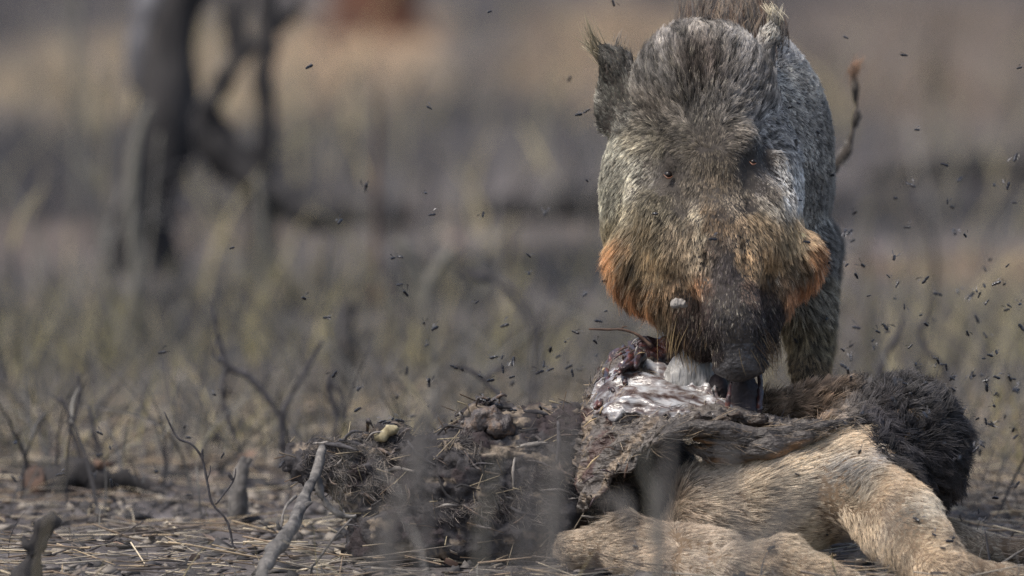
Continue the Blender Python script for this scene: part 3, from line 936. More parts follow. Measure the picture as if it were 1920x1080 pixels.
def cc(a, b, ra, rb, k=.02, sub=False):
    cs.cone(W(*a), W(*b), px_r(ra), px_r(rb), k, sub)


cc((1335, 965, -.06), (1470, 935, -.07), 92, 100, .03)
cc((1470, 935, -.07), (1600, 895, -.03), 100, 108, .03)
cc((1600, 895, .0), (1690, 838, .06), 106, 112, .03)
cs.ell(W(1700, 850, .08), (px_r(96), .11, px_r(128)), .03)
# thigh and shank toward the viewer
cc((1600, 895, -.06), (1690, 985, -.22), 80, 74, .045)
cc((1690, 985, -.22), (1780, 1085, -.44), 74, 48, .02)
cc((1780, 1072, -.44), (1890, 1090, -.42), 34, 26, .02)
cc((1890, 1090, -.42), (2010, 1110, -.40), 26, 24, .02)
# legs folded along the ground
cc((1340, 1052, -.28), (1180, 1018, -.24), 58, 46, .02)
cc((1180, 1018, -.24), (1080, 1030, -.22), 42, 32, .02)
cc((1180, 1040, -.26), (1330, 1085, -.36), 40, 34, .015)
cc((1380, 1070, -.36), (1470, 1050, -.36), 46, 42, .015)
cc((1470, 1050, -.36), (1590, 1098, -.42), 38, 26, .015)
cc((1780, 1012, .10), (1850, 1032, .13), 34, 27, .015)
cc((1850, 1032, .13), (2000, 1040, .14), 26, 22, .015)
n_tan = None
# dried out chest, spine and neck
cc((1190, 905, .16), (1060, 885, .10), 110, 112, .03)
cc((1060, 885, .10), (900, 895, .08), 112, 92, .03)
cc((900, 895, .08), (700, 895, .10), 92, 52, .03)
cc((700, 885, .10), (590, 872, .10), 44, 30, .02)
cc((590, 872, .10), (556, 862, .10), 30, 22, .015)
cc((930, 815, .08), (1010, 800, .08), 44, 30, .02)
cc((905, 790, .08), (900, 800, .08), 34, 30, .012)
cc((735, 830, .10), (660, 858, .10), 30, 26, .015)
cc((700, 930, .10), (712, 1020, .08), 44, 50, .03)
cc((1000, 985, .04), (760, 1000, .06), 66, 48, .04)
cc((560, 850, .10), (548, 838, .10), 10, 5, .008)
cc((1450, 775, .06), (1600, 765, .08), 30, 46, .02)
# hollow under the hide
cs.ell(W(1190, 925, -.10), (px_r(78), .16, px_r(75)), .02, sub=True)
cs.ell(W(905, 812, -.01), (px_r(20), .05, px_r(14)), .01, sub=True)
cs.ell(W(735, 880, .0), (px_r(40), .05, px_r(16)), .02, sub=True)
DV, DF = cs.mesh()
DV = smooth_mesh(DV, DF, 1)
DN = vert_normals(DV, DF)
dx, dy = photo_xy(DV)
dried = np.clip((1245 - dx + .9 * (dy - 950) * 0) / 40, 0, 1) * np.clip((995 - dy + .55 * np.clip(1090 - dx, 0, 400)) / 30, 0, 1)
amp = .004 + dried * .026
DV = DV + DN * (amp * (0.34 * fbm(DV * [.7, 1, 1.6], 24, 51, 5, True) + .35 * fbm(DV * [.45, 1, 1.6], 75, 52, 3, True) + .25 * fbm(DV, 110, 56, 2, True)) - dried * .004)[:, None]
DN = vert_normals(DV, DF)
dark = lin((76, 74, 76)) * (1 + .5 * fbm(DV, 30, 53, 3)[:, None])
dark = np.where((fbm(DV, 22, 54, 3) > .22)[:, None], lin((70, 63, 65)), dark)
dark = np.where((fbm(DV * [.4, 1, 1], 45, 55, 3) > .30)[:, None], lin((150, 138, 124)), dark)
tanskin = lin((132, 114, 94)) * np.ones((len(DV), 1))
dcol = tanskin * (1 - dried[:, None]) + dark * dried[:, None]
carc = mesh_obj('body', DV, DF, M_deer, deer, col=np.clip(dcol, .004, 1))
print('deer verts', len(DV))

# fur (px, py, reach, dx, dz, lift, length, R, G, B)
DT = [
 (1180, 920, 40, .3, -.7, .4, 20, 84, 70, 58), (1220, 860, 30, .3, -.7, .4, 20, 60, 52, 48), (1240, 950, 20, .5, .3, .4, 22, 122, 104, 86),
 (1300, 900, 30, .7, .25, .35, 22, 150, 138, 122), (1280, 960, 30, .8, -.3, .25, 16, 168, 140, 108), (1360, 880, 26, .9, .15, .3, 20, 176, 158, 132),
 (1330, 990, 40, .95, -.1, .22, 15, 170, 150, 122), (1420, 900, 35, .9, .3, .22, 16, 196, 174, 140), (1400, 960, 40, .98, .05, .2, 14, 184, 162, 130),
 (1480, 845, 30, .85, .5, .25, 18, 204, 180, 140), (1540, 820, 30, .8, .55, .25, 17, 196, 172, 134), (1500, 900, 30, .95, .2, .2, 14, 200, 182, 152),
 (1600, 835, 22, .8, -.1, .22, 14, 194, 168, 130), (1588, 890, 26, .9, .3, .15, 13, 132, 130, 128), (1560, 880, 14, .9, .4, .2, 14, 140, 136, 130), (1630, 855, 12, .5, -.5, .12, 7, 160, 155, 152), (1610, 925, 15, .6, .8, .2, 12, 202, 190, 168),
 (1660, 920, 26, .6, -.7, .18, 11, 188, 158, 116), (1700, 960, 20, .6, -.75, .15, 9, 178, 166, 144), (1560, 960, 30, .9, -.2, .2, 12, 196, 168, 126), (1480, 990, 40, .95, 0, .22, 14, 176, 156, 122),
 (1640, 1000, 30, .7, -.6, .16, 10, 188, 162, 122), (1720, 1040, 30, .7, -.65, .15, 9, 190, 164, 124), (1800, 1060, 30, .9, -.4, .15, 8, 190, 160, 118), (1700, 1075, 30, .7, -.6, .16, 9, 186, 152, 104),
 (1780, 1010, 14, .9, -.2, .15, 9, 150, 130, 104), (1900, 1035, 40, 1, 0, .15, 8, 156, 136, 108),
 (1150, 1000, 40, -.9, .1, .2, 12, 168, 146, 116), (1250, 1000, 30, -.9, .25, .2, 12, 186, 160, 126), (1330, 1040, 30, .6, -.4, .2, 12, 176, 158, 136), (1450, 1050, 40, .9, -.3, .2, 11, 176, 150, 116), (1560, 1090, 30, .9, -.3, .2, 10, 170, 144, 106)]
RT = [  # the matted dark rump
 (1610, 740, 30, .5, .8, .6, 26, 118, 112, 108), (1480, 765, 22, .7, .5, .6, 26, 176, 146, 112), (1680, 730, 35, .2, .9, .65, 28, 98, 94, 94), (1750, 760, 30, .7, .6, .65, 26, 84, 80, 80),
 (1650, 790, 30, .5, .3, .5, 24, 82, 76, 82), (1710, 820, 35, .4, -.1, .5, 24, 60, 58, 62), (1770, 830, 30, .8, 0, .55, 26, 66, 62, 62),
 (1690, 880, 30, .5, -.6, .45, 26, 70, 66, 66), (1750, 900, 30, .6, -.6, .5, 24, 76, 66, 60), (1760, 950, 30, .5, -.8, .5, 26, 88, 70, 56), (1790, 900, 20, .8, -.4, .55, 26, 92, 74, 60),
 (1540, 760, 25, .9, .3, .5, 26, 196, 158, 116), (1580, 740, 15, .9, .4, .55, 26, 186, 150, 112), (1580, 785, 18, .8, -.3, .45, 28, 140, 134, 130)]


def deer_coat(name, T, P, N, wild=.2, **kw):
    x, y = photo_xy(P)
    v = table(x, y, T)
    c0 = .55 if name == 'rump_hair' else 1.0
    D = np.stack([v[:, 0], np.full(len(P), .05), v[:, 1]], 1) + wild * np.stack([noise(P, 38, 61), noise(P, 38, 62), noise(P, 38, 63)], 1)
    tone = 1 + .25 * noise(P * [.35, 1, 1.8], 90, 64)[:, None] + .2 * noise(P, 30, 65)[:, None] + RNG.normal(0, .12, (len(P), 1))
    c = lin(v[:, 4:7]) * np.clip(tone, .3, 1.9) * 1.18 * c0
    c = c * .66 + c.mean(1, keepdims=True) * .34
    if name == 'tan_hair':     # dirt rubbed into the coat
        c *= 1 - .62 * np.clip(fbm(P * [1, 1, 1.3], 13, 66, 4) * 2.2 - .25, 0, 1)[:, None]
    pale = RNG.random(len(P)) < (.0 if name == 'rump_hair' else .12)
    c[pale] = c[pale] * .4 + lin((226, 212, 188)) * .6
    return hair(name, P, N, D, v[:, 3] / 1000 * (1.25 if name == 'tan_hair' else 1), c, M_fur, deer, lift=v[:, 2] * (.6 if name == 'tan_hair' else 1), **kw)


rump_line = np.where(dy < 800, 1430, 1622) + np.clip(dy - 800, -80, 300) * .62 + 14 * noise(DV, 40, 71)
is_rump = (dx > rump_line) & (dy < 975) & (DV[:, 1] > -.16)
wt = np.where(((dried < .4) | (dx > 1120) & (dy > 850)) & ~is_rump, np.where(DN[:, 1] < .4, 1., .15), 0)
P, N = scatter(DV, DF, DN, 150000, wt)
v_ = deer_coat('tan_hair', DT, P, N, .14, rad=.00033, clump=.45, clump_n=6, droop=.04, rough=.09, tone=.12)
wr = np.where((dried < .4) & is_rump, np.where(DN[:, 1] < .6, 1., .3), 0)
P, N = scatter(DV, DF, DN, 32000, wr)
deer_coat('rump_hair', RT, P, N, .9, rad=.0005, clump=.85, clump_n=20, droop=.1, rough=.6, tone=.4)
wd = dried * (fbm(DV, 14, 75, 2) > .0) * np.clip((990 - dy) / 30, 0, 1)
P, N = scatter(DV, DF, DN, 12000, wd)
hair('dried_hair', P, N, RNG.normal(0, .7, P.shape) + [.8, 0, -.4], RNG.uniform(.006, .026, len(P)), pick([(74, 71, 71), (104, 99, 95), (52, 50, 51), (128, 118, 108), (90, 84, 80)], len(P)), M_fur, deer, lift=.35, rad=.0005, clump=.7, clump_n=12)


# torn hide: a stiff sheet with thickness, wrinkled along its length
def sheet(rows, nu=140, nv=60):
    rows = np.array([[W(*p) for p in r] for r in rows])
    m, k, _ = rows.shape

    def interp(A, t):
        n_ = len(A)
        s_ = np.clip(t * (n_ - 1), 0, n_ - 1.0001); i_ = s_.astype(int); f = (s_ - i_)
        f = f.reshape(f.shape + (1,) * (A.ndim - 1))
        p0, p1, p2, p3 = A[np.maximum(i_ - 1, 0)], A[i_], A[np.minimum(i_ + 1, n_ - 1)], A[np.minimum(i_ + 2, n_ - 1)]
        return .5 * (2 * p1 + (p2 - p0) * f + (2 * p0 - 5 * p1 + 4 * p2 - p3) * f ** 2 + (3 * p1 - p0 - 3 * p2 + p3) * f ** 3)
    A = interp(rows, np.linspace(0, 1, nv))
    A = interp(np.swapaxes(A, 0, 1), np.linspace(0, 1, nu))
    V = A.reshape(-1, 3)
    i_, j_ = np.meshgrid(np.arange(nu - 1), np.arange(nv - 1), indexing='ij')
    q = i_ * nv + j_
    F = np.stack([q, q + 1, q + nv + 1, q + nv], -1).reshape(-1, 4)
    N_ = vert_normals(V, F)
    if N_[:, 1].mean() > 0:
        F = F[:, ::-1]; N_ = -N_
    uu, vv = [g.ravel() for g in np.meshgrid(np.linspace(0, 1, nu), np.linspace(0, 1, nv), indexing='ij')]
    return V, F, N_, uu, vv


def thick(V, F, N, t, nu, nv):
    """close the sheet with a back side and a rim"""
    n = len(V)
    e = [i * nv for i in range(nu)] + [(nu - 1) * nv + j for j in range(1, nv)] + [i * nv + nv - 1 for i in range(nu - 2, -1, -1)] + [j for j in range(nv - 2, 0, -1)]
    e = np.array(e); f = np.roll(e, -1)
    rim = np.stack([e, f, f + n, e + n], 1)
    return np.concatenate([V, V - N * t]), np.concatenate([F, F[:, ::-1] + n, rim])


rows = [[(1098, 775, .14), (1128, 700, .12), (1185, 652, .11), (1245, 680, .12), (1330, 735, .10), (1410, 780, .06), (1480, 800, .0), (1560, 800, -.04)],
        [(1090, 800, .06), (1118, 760, .03), (1180, 735, .00), (1250, 748, .0), (1330, 765, -.01), (1410, 785, -.03), (1480, 800, -.05), (1560, 802, -.06)],
        [(1088, 860, -.02), (1112, 820, -.05), (1175, 800, -.07), (1245, 785, -.08), (1330, 778, -.08), (1410, 788, -.08), (1480, 802, -.08), (1560, 806, -.08)],
        [(1092, 958, -.08), (1122, 930, -.11), (1185, 872, -.12), (1245, 818, -.13), (1330, 796, -.12), (1410, 800, -.10), (1480, 812, -.09), (1560, 812, -.09)]]
NU, NV = 170, 70
V, F, N, uu, vv = sheet(rows, NU, NV)
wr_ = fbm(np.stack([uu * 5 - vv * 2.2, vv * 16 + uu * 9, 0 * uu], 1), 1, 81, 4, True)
V = V + N * (.012 * wr_ + .009 * fbm(V, 45, 82, 4, True))[:, None]
edge = (vv > .93)
V[edge] += np.stack([.010 * noise(V[edge], 70, 83), 0 * V[edge][:, 0], .012 * noise(V[edge], 90, 84)], 1)
N = vert_normals(V, F)
hc = lin((112, 107, 104)) * (1 + .35 * fbm(V, 18, 85, 3)[:, None])
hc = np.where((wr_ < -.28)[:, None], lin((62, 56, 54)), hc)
hc = np.where(((fbm(np.stack([uu * 9 + vv * 10, uu * 3, 0 * uu], 1), 1.3, 86, 3) > .25) & (uu < .42))[:, None], lin((158, 144, 128)), hc)
hc = np.where((fbm(V, 26, 87, 3) > .30)[:, None] & (uu < .35)[:, None], lin((92, 72, 68)), hc)
V2, F2 = thick(V, F, N, .006, NU, NV)
mesh_obj('torn_hide', V2, F2, M_hide, deer, col=np.clip(np.concatenate([hc, hc * 0 + lin((80, 68, 60))]), .003, 1))
wm = np.where(vv < .97, .15 + .6 * (fbm(V, 12, 88, 2) > 0), 0)
P, Nn = scatter(V, F, N, 1100, wm)
hair('hide_hair', P, Nn, RNG.normal(0, 1, P.shape) + [.8, 0, -.1], RNG.uniform(.006, .03, len(P)), pick([(90, 84, 82), (150, 140, 126), (176, 158, 132), (64, 60, 60)], len(P)), M_fur, deer, lift=.2, rad=.0005, clump=.5)

# twisted roll of skin along the lower hem, and the strip under it
tube_obj('hide_roll', [([W(1225, 835, -.13), W(1262, 808, -.145), W(1330, 800, -.14), W(1400, 814, -.13), W(1470, 812, -.12), W(1530, 800, -.11), W(1600, 786, -.09)], [.004, .012, .014, .013, .011, .010, .002]),
                       ([W(1290, 840, -.10), W(1350, 850, -.12), W(1430, 838, -.125), W(1500, 822, -.12), W(1570, 800, -.1)], [.004, .016, .019, .013, .002]),
                       ([W(1300, 822, -.12), W(1370, 830, -.135), W(1440, 824, -.13), W(1490, 836, -.12)], [.004, .008, .009, .004])], M_hide, deer, 20, .5, 5)
for o in bpy.data.objects:
    if o.name == 'hide_roll':
        a_ = o.data.attributes.new('col', 'FLOAT_COLOR', 'POINT')
        n_ = len(o.data.vertices)
        co = np.empty(n_ * 3, np.float32); o.data.vertices.foreach_get('co', co); co = co.reshape(-1, 3)
        c_ = lin((98, 94, 92)) * (1 + .4 * fbm(co, 30, 91, 3)[:, None])
        c_ = np.where((fbm(co * [.5, 1, 1], 40, 92, 3) > .3)[:, None], lin((150, 118, 84)), c_)
        a_.data.foreach_set('color', np.concatenate([np.clip(c_, 0, 1), np.ones((n_, 1))], 1).astype(np.float32).ravel())
        q_ = RNG.integers(0, n_, 800)
        nn_ = np.empty(n_ * 3, np.float32); o.data.vertices.foreach_get('normal', nn_); nn_ = nn_.reshape(-1, 3)
        hair('hide_hair', co[q_].astype(float) + RNG.normal(0, .003, (800, 3)), nn_[q_].astype(float), np.tile([1., 0, .1], (800, 1)) + RNG.normal(0, .3, (800, 3)), RNG.uniform(.010, .032, 800), pick([(92, 88, 86), (130, 124, 116), (72, 68, 68), (166, 146, 120)], 800), M_fur, deer, lift=.15, rad=.0004, clump=.5, clump_n=7)


def lump(name, prims, mat, amp, sc, seed, h=.004, ridged=True, parent=deer):
    pts = np.array([W(*p[:3]) for p in prims]); r = max(max(p[3:6]) for p in prims) * PX + .02
    s_ = SDF(pts.min(0) - r, pts.max(0) + r, h)
    for p in prims:
        s_.ell(W(*p[:3]), (px_r(p[3]), px_r(p[4]), px_r(p[5])), .012, p[6] if len(p) > 6 else 0)
    V, F = s_.mesh()
    V = smooth_mesh(V, F, 1)
    N = vert_normals(V, F)
    V = V + N * (amp * fbm(V * [1.5, 1, .8], sc, seed, 4, ridged))[:, None]
    return mesh_obj(name, V, F, mat, parent)


# pale stomach, wet membrane, raw flesh
lump('stomach', [(1292, 712, .05, 44, 34, 54, -.45), (1262, 722, .05, 24, 26, 34, -.5), (1330, 735, .05, 26, 34, 40)], M_stomach, .0065, 30, 95, .0032)
lump('raw_flesh', [(1212, 676, .12, 46, 40, 40), (1250, 690, .12, 26, 30, 46), (1170, 690, .13, 36, 34, 34), (1255, 655, .12, 20, 22, 20)], M_meat, .009, 48, 96)
lump('liver', [(1346, 740, .03, 22, 26, 40), (1360, 770, .0, 22, 20, 20)], M_liver, .002, 40, 97)
lump('gullet', [(1393, 742, -.01, 26, 26, 46), (1396, 775, -.02, 24, 24, 20)], M_liver, .005, 55, 98, .003)
tube_obj('gullet_strip', [([W(1424, 700, .0), W(1426, 735, -.01), W(1422, 775, -.03)], [.004, .005, .005])], M_meat, deer, 8, .2)
tube_obj('gullet_strip', [([W(1363, 775, -.05), W(1366, 745, -.055), W(1372, 716, -.05)], [.006, .004, .0015])], M_meat, deer, 8, .2)
rows = [[(1119, 748, .06), (1147, 694, .065), (1198, 689, .055), (1250, 708, .045), (1305, 728, .02), (1350, 742, .0), (1396, 772, -.03)],
        [(1120, 760, .02), (1150, 722, .0), (1200, 716, -.02), (1250, 730, -.03), (1305, 746, -.03), (1350, 760, -.04), (1398, 782, -.06)],
        [(1120, 782, -.03), (1150, 772, -.06), (1200, 774, -.075), (1250, 780, -.085), (1305, 786, -.09), (1350, 790, -.095), (1404, 796, -.095)]]
V, F, N, uu, vv = sheet(rows, 130, 50)
V = V + [0, 0, -.006]
w_ = vv + .10 * np.sin(uu * 7) + .06 * noise(np.stack([uu * 6, vv, uu * 0], 1), 1, 101)
fold = .5 + .5 * np.sin(w_ * 15 + uu * 3)
V = V + N * (.002 + .010 * fold ** 2 + .005 * fbm(np.stack([uu * 5 + vv * 4, vv * 7, uu * 0], 1), 1, 102, 3, True))[:, None]
rag = np.abs(vv - .5) * 2
V = V + np.stack([.006 * noise(V, 60, 105) * rag ** 4, 0 * uu, (.014 * noise(V * [1, .2, .2], 70, 106) + .008 * noise(V * [1, .2, .2], 160, 107)) * rag ** 5], 1)
N = vert_normals(V, F)
V2, F2 = thick(V, F, N, .008, 130, 50)
streak = np.clip(fbm(np.stack([uu * 8 + vv * 5, vv * 14 - uu * 4, uu * 0], 1), 1, 108, 3, True) * 2.0 - .12, 0, 1)[:, None] * .92  # ridged-noise streaks, tinted red-brown below
mc = np.ones((len(uu), 3)) * (1 - streak) + lin((120, 92, 84)) * streak
mesh_obj('membrane', V2, F2, M_membrane, deer, col=np.concatenate([mc, mc * .6]))

# frayed shreds of sinew and straw-like strips on the hide's edge
SH = []
for k in range(40):
    t_ = RNG.random()
    px_, py_ = 1105 + 90 * t_ + RNG.normal(0, 8), 760 - 110 * t_ + RNG.normal(0, 14)
    if k > 22:
        px_, py_ = RNG.uniform(1100, 1240), 0
        py_ = RNG.uniform(760, 960 - (px_ - 1100) * .9)
    an = RNG.normal(.95, .6); L_ = RNG.uniform(8, 38) * (1 if k > 22 else .7)
    a0_ = W(px_, py_, -.02 if py_ < 760 else -.12 + .1 * max(0, (860 - py_) / 110) - .01)
    dv = np.array([math.cos(an), RNG.normal(0, .15), math.sin(an)]) * L_ * PX
    SH.append((np.array([a0_ - dv / 2, a0_ + [0, -.004, .002], a0_ + dv / 2]), np.array([.0008, .0017, .0006]) * RNG.uniform(.5, 1.3)))
for k, q in enumerate(SH):
    tube_obj('sinew', [q], (M_bone, M_meat, M_hide2, M_wood)[int(RNG.integers(0, 4))], deer, 5, .2, k)
for k in range(14):
    px_, py_ = 1120 + 5 * k + RNG.normal(0, 6), 735 - 7 * k + RNG.normal(0, 8)
    pp = [W(x_, y_, .08) + np.array([0, -.05 * q, 0]) for q, (x_, y_) in enumerate(((px_, py_), (px_ + 8 + RNG.normal(0, 6), py_ + 16), (px_ + RNG.normal(0, 12), py_ + 34)))]
    tube_obj('hide_shred', [(pp, [.004, .007, .003])], M_meat, deer, 7, .4, k)

# ribs and bones showing in the dried chest, and a bent dry shank
tube_obj('rib', [([W(1046 + 6 * k, 790, .0), W(1048 + 8 * k, 830, -.03), W(1044 + 9 * k, 868, -.03)], [.002, .004, .002]) for k in (0,)], M_twig, deer, 8, .15)
lump('fat', [(734, 806, .06, 13, 9, 8), (712, 820, .06, 14, 6, 8)], noise_mat('pale_fat', ((.3, (112, 102, 80)), (.5, (150, 140, 112)), (.7, (184, 174, 144))), 60, rough=.5, bump=.6), .005, 90, 103)
lump('spine_knob', [(912, 782, .04, 22, 20, 16), (940, 800, .03, 18, 18, 16), (886, 800, .04, 16, 16, 22)], M_dried, .012, 50, 104)

# stringy strips of dried hide and muscle over the chest and neck
cand = np.where((dried > .8) & (DN[:, 1] < .1) & (dy < 985))[0]
for k in range(110):
    v_ = cand[RNG.integers(0, len(cand))]
    an = RNG.normal(-.35, .6); L_ = RNG.uniform(.02, .075)
    t3 = np.array([math.cos(an), 0, math.sin(an)]); t3 -= (t3 @ DN[v_]) * DN[v_]
    b3 = DV[v_] + DN[v_] * .002
    pp = [b3 - t3 * L_ / 2 - DN[v_] * .006, b3 + RNG.normal(0, .004, 3) + DN[v_] * RNG.uniform(.002, .010), b3 + t3 * L_ / 2 + RNG.normal(0, .004, 3) + DN[v_] * RNG.uniform(-.004, .012)]
    r_ = RNG.uniform(.0012, .0042)
    tube_obj('hide_shred', [(pp, [r_ * .5, r_, r_ * .35])], (M_hide2, M_dried, M_dried, M_bark, M_twig)[int(RNG.integers(0, 5))], deer, 6, .45, k)

# straw stuck on the dried flesh
nst = 170
vi = RNG.choice(len(DV), nst, p=(dried * (DN[:, 1] < .3) + 1e-9) / (dried * (DN[:, 1] < .3) + 1e-9).sum())
an = RNG.normal(.25, .8, nst)
dd_ = np.stack([np.cos(an), RNG.normal(0, .25, nst), np.sin(an)], 1); dd_ /= np.linalg.norm(dd_, axis=1, keepdims=True)
V, F, C = sticks(DV[vi] + DN[vi] * .006, dd_, RNG.uniform(.010, .065, nst), RNG.uniform(.0006, .0013, nst), pick([(140, 128, 108), (118, 108, 94), (160, 148, 122), (90, 82, 76), (112, 96, 80)], nst))
tag(mesh_obj('straw', V, F, M_litter, deer, smooth=False, col=C), kind='stuff')


# ------------------------------------------------------------------ trees and dead wood behind
def on_ground(px, Y, dz=0.0):
    g = ground_at(px, Y); g[2] += dz
    return g


def path(Y, pts, base=None):
    """points at depth Y; base = photo column where the stem enters the soil"""
    P = [W(p[0], p[1], p[2] if len(p) > 2 else Y) for p in pts]
    if base is not None:
        P.append(on_ground(base, Y, -.02))
    return P


def wood(name, label, cat, Y, stems, mat, group=None, sides=10, wob=.25, names=None, mats=None, seed=0):
    """a stem with its side branches; stems: (points, radii, base column or None)"""
    first = path(Y, stems[0][0], stems[0][2])
    root = empty(name, tuple(min(first, key=lambda p: p[2])))
    tag(root, label, cat, group)
    for k, (pts, rs, base) in enumerate(stems):
        P = path(Y, pts, base)
        rr = np.interp(np.linspace(0, 1, len(P)), np.linspace(0, 1, len(rs)), rs)
        nm = names[k] if names else ('stem' if k == 0 else 'branch')
        tube_obj(nm, [(P, rr)], mats[k] if mats else mat, root, sides, wob, seed + 7 * k)
    return root


wood('dead_tree', 'thick dark trunk of a tree leaning beside a thin forked sapling', 'tree', 10.5,
     [([(420, -700), (385, -250), (353, -60), (340, 0), (329, 110), (310, 220), (284, 300), (264, 370), (258, 430)], [.05, .058, .064, .064, .062, .072, .08, .084, .086, .10], 256),
      ([(306, -60), (286, 10), (266, 70), (250, 120), (262, 170)], [.03, .034, .032, .026, .016], None),  # pale piece added as the highlight on the trunk's left edge
      ([(282, 150), (322, 190), (366, 230), (398, 270), (408, 330)], [.03, .032, .034, .03, .02], None),
      ([(262, 120), (276, 132), (300, 160)], [.02, .026, .02], None),
      ([(346, -250), (420, -420), (470, -640)], [.05, .04, .02], None)],
     M_bark, names=['trunk', 'limb', 'root', 'knot', 'limb'], mats=[M_bark, M_litbark, M_bark, M_wood, M_bark], sides=20, wob=.45)
wood('thin_forked_tree', 'thin dark forked sapling standing just beside the thick leaning trunk', 'tree', 9.6,
     [([(530, -500), (512, -200), (504, 0), (498, 120), (494, 240), (496, 350)], [.014, .02, .024, .024, .022, .022, .03], 500),
      ([(560, 10), (520, 50), (462, 100), (420, 150), (392, 196), (380, 240), (392, 290), (420, 330)], [.014, .019, .021, .025, .024, .025, .021, .014], None),
      ([(440, 100), (424, 20), (418, -80)], [.016, .014, .01], None),
      ([(394, 250), (440, 320), (490, 350), (560, 390), (640, 424)], [.022, .034, .038, .038, .02], None), ([(470, -60), (452, 30), (444, 110), (400, 190)], [.012, .016, .018, .016], None), ([(400, 200), (430, 260), (470, 300), (520, 330)], [.016, .02, .022, .016], None), ([(498, 60), (540, 30), (566, -20)], [.016, .014, .01], None)],
     M_bark, names=['trunk', 'limb', 'branch', 'root', 'branch', 'root', 'branch'], sides=14, wob=.5)
wood('red_trunk_tree', 'broad reddish brown tree trunk far behind at the pale clearing', 'tree', 31.0,
     [([(716, -900), (712, -400), (708, -150), (704, -20), (702, 40)], [.12, .15, .16, .17, .18, .22], 702), ([(712, -400), (800, -650), (850, -900)], [.09, .06, .03], None)],
     M_redbark, names=['trunk', 'limb'], sides=18)
wood('pale_stalk', 'pale grey bent stalk standing before the thick leaning trunk', 'dead stalk', 7.4,
     [([(282, 196), (268, 226), (254, 280), (249, 350), (250, 430), (253, 520)], [.004, .010, .013, .013, .013, .014, .014], 254),
      ([(300, 250), (292, 340), (284, 430), (276, 520)], [.003, .004, .004, .004, .004], 276)], M_stalk)
wood('fallen_log', 'low dark fallen log with a reddish end lying across the ash', 'log', 13.0,
     [([(520, 382), (600, 396), (690, 408), (770, 410)], [.03, .045, .05, .04], None), ([(640, 400), (700, 396), (775, 412)], [.02, .026, .034], None)], M_bark, names=['log', 'broken_end'], mats=[M_bark, M_redbark])
wood('fallen_log', 'dark charred log lying in the ash between sapling and boar', 'log', 13.6,
     [([(880, 392), (980, 386), (1080, 378), (1180, 372)], [.02, .04, .055, .05], None)], M_bark, names=['log'])
wood('fallen_log', 'dark log half buried beside the sandy rise behind the flies', 'log', 15.5,
     [([(1620, 330), (1720, 318), (1860, 312), (1990, 316)], [.02, .035, .05, .05], None)], M_bark, names=['log'])
wood('dead_wood', 'short reddish brown chunk of broken wood lying in the dry litter', 'wood chunk', 1.7,
     [([(70, 905), (130, 898), (190, 904), (250, 912), (300, 926)], [.022, .027, .025, .018, .008], None), ([(46, 912), (56, 906), (84, 903)], [.009, .018, .024], None), ([(150, 892), (186, 876), (214, 868)], [.010, .009, .004], None), ([(170, 905), (176, 884), (190, 866)], [.01, .008, .003], None)], M_bark, names=['log', 'broken_end', 'stub', 'stub'], mats=[M_bark, M_wood, M_wood, M_bark], wob=.9, sides=14)
wood('green_stem', 'tall thin olive stem beyond the ash at the pale grass', 'plant stem', 14.0,
     [([(150, -60), (146, 0), (140, 60), (142, 120), (148, 200)], [.008, .012, .014, .013, .012, .012], 150), ([(140, 60), (120, 30), (110, -10)], [.006, .006, .004], None)], M_stalk)
wood('thin_stalk', 'thin brown stalk rising straight from the ash before the fallen log', 'dead stalk', 8.6,
     [([(712, 176), (708, 260), (706, 360), (706, 450)], [.004, .006, .007, .007, .007], 706)], M_wood)
wood('thin_stalk', 'thin yellow brown stalk standing close by the forked sapling', 'dead stalk', 8.2,
     [([(482, 330), (490, 400), (494, 470)], [.006, .009, .01, .01], 496)], M_stalk)
wood('thin_stalk', 'thin olive stalk standing left of the pale grey bent stalk', 'dead stalk', 8.0,
     [([(176, 300), (184, 380), (192, 450), (196, 540)], [.004, .005, .006, .006, .006], 198)], M_stalk)

# dead leafy stems in the grass
for (lab, Y, pts, rs, base, mat) in (
        ('pale dead stalk with a drooping head in front of the fallen log', 6.4, [(742, 452), (760, 470), (778, 510), (796, 570)], [.012, .016, .008, .007, .007], 806, M_stalk),
        ('tan folded leaf stalk leaning towards the drooping pale one', 6.2, [(846, 462), (832, 490), (806, 530), (800, 580)], [.008, .016, .012, .006, .005], 800, M_stalk),
        ('dark broken stub with a thick foot standing in the yellow grass', 5.4, [(662, 566), (652, 600), (648, 640), (650, 664)], [.008, .016, .022, .026, .03], 650, M_bark)):
    wood('dead_shrub', lab, 'dead stem', Y, [(pts, rs, base)], mat)

# charred twigs
wood('charred_twig', 'charred twig with crossing arms rising from the grass left of the carcass', 'twig', 2.2,
     [([(604, 636), (584, 676), (556, 724), (528, 780), (530, 830)], [0.0020, 0.0041, 0.0048, 0.0054, 0.0054, 0.0068], 532),
      ([(396, 556), (408, 620), (424, 684), (468, 708), (512, 762), (532, 820)], [0.0020, 0.0034, 0.0054, 0.0054, 0.0048, 0.0041], None),
      ([(426, 690), (416, 730), (430, 790), (450, 850)], [0.0041, 0.0041, 0.0034, 0.0027], None), ([(424, 684), (404, 668), (400, 640)], [0.0034, 0.0034, 0.0014], None)], M_twig, wob=.55)
wood('charred_twig', 'charred looping twig between the crossed twig and the carcass', 'twig', 2.4,
     [([(632, 694), (616, 714), (622, 750), (632, 790), (620, 830)], [0.0027, 0.0048, 0.0048, 0.0041, 0.0041, 0.0041], 616), ([(618, 712), (640, 740), (648, 780)], [0.0027, 0.0034, 0.0020], None)], M_twig, wob=.55)
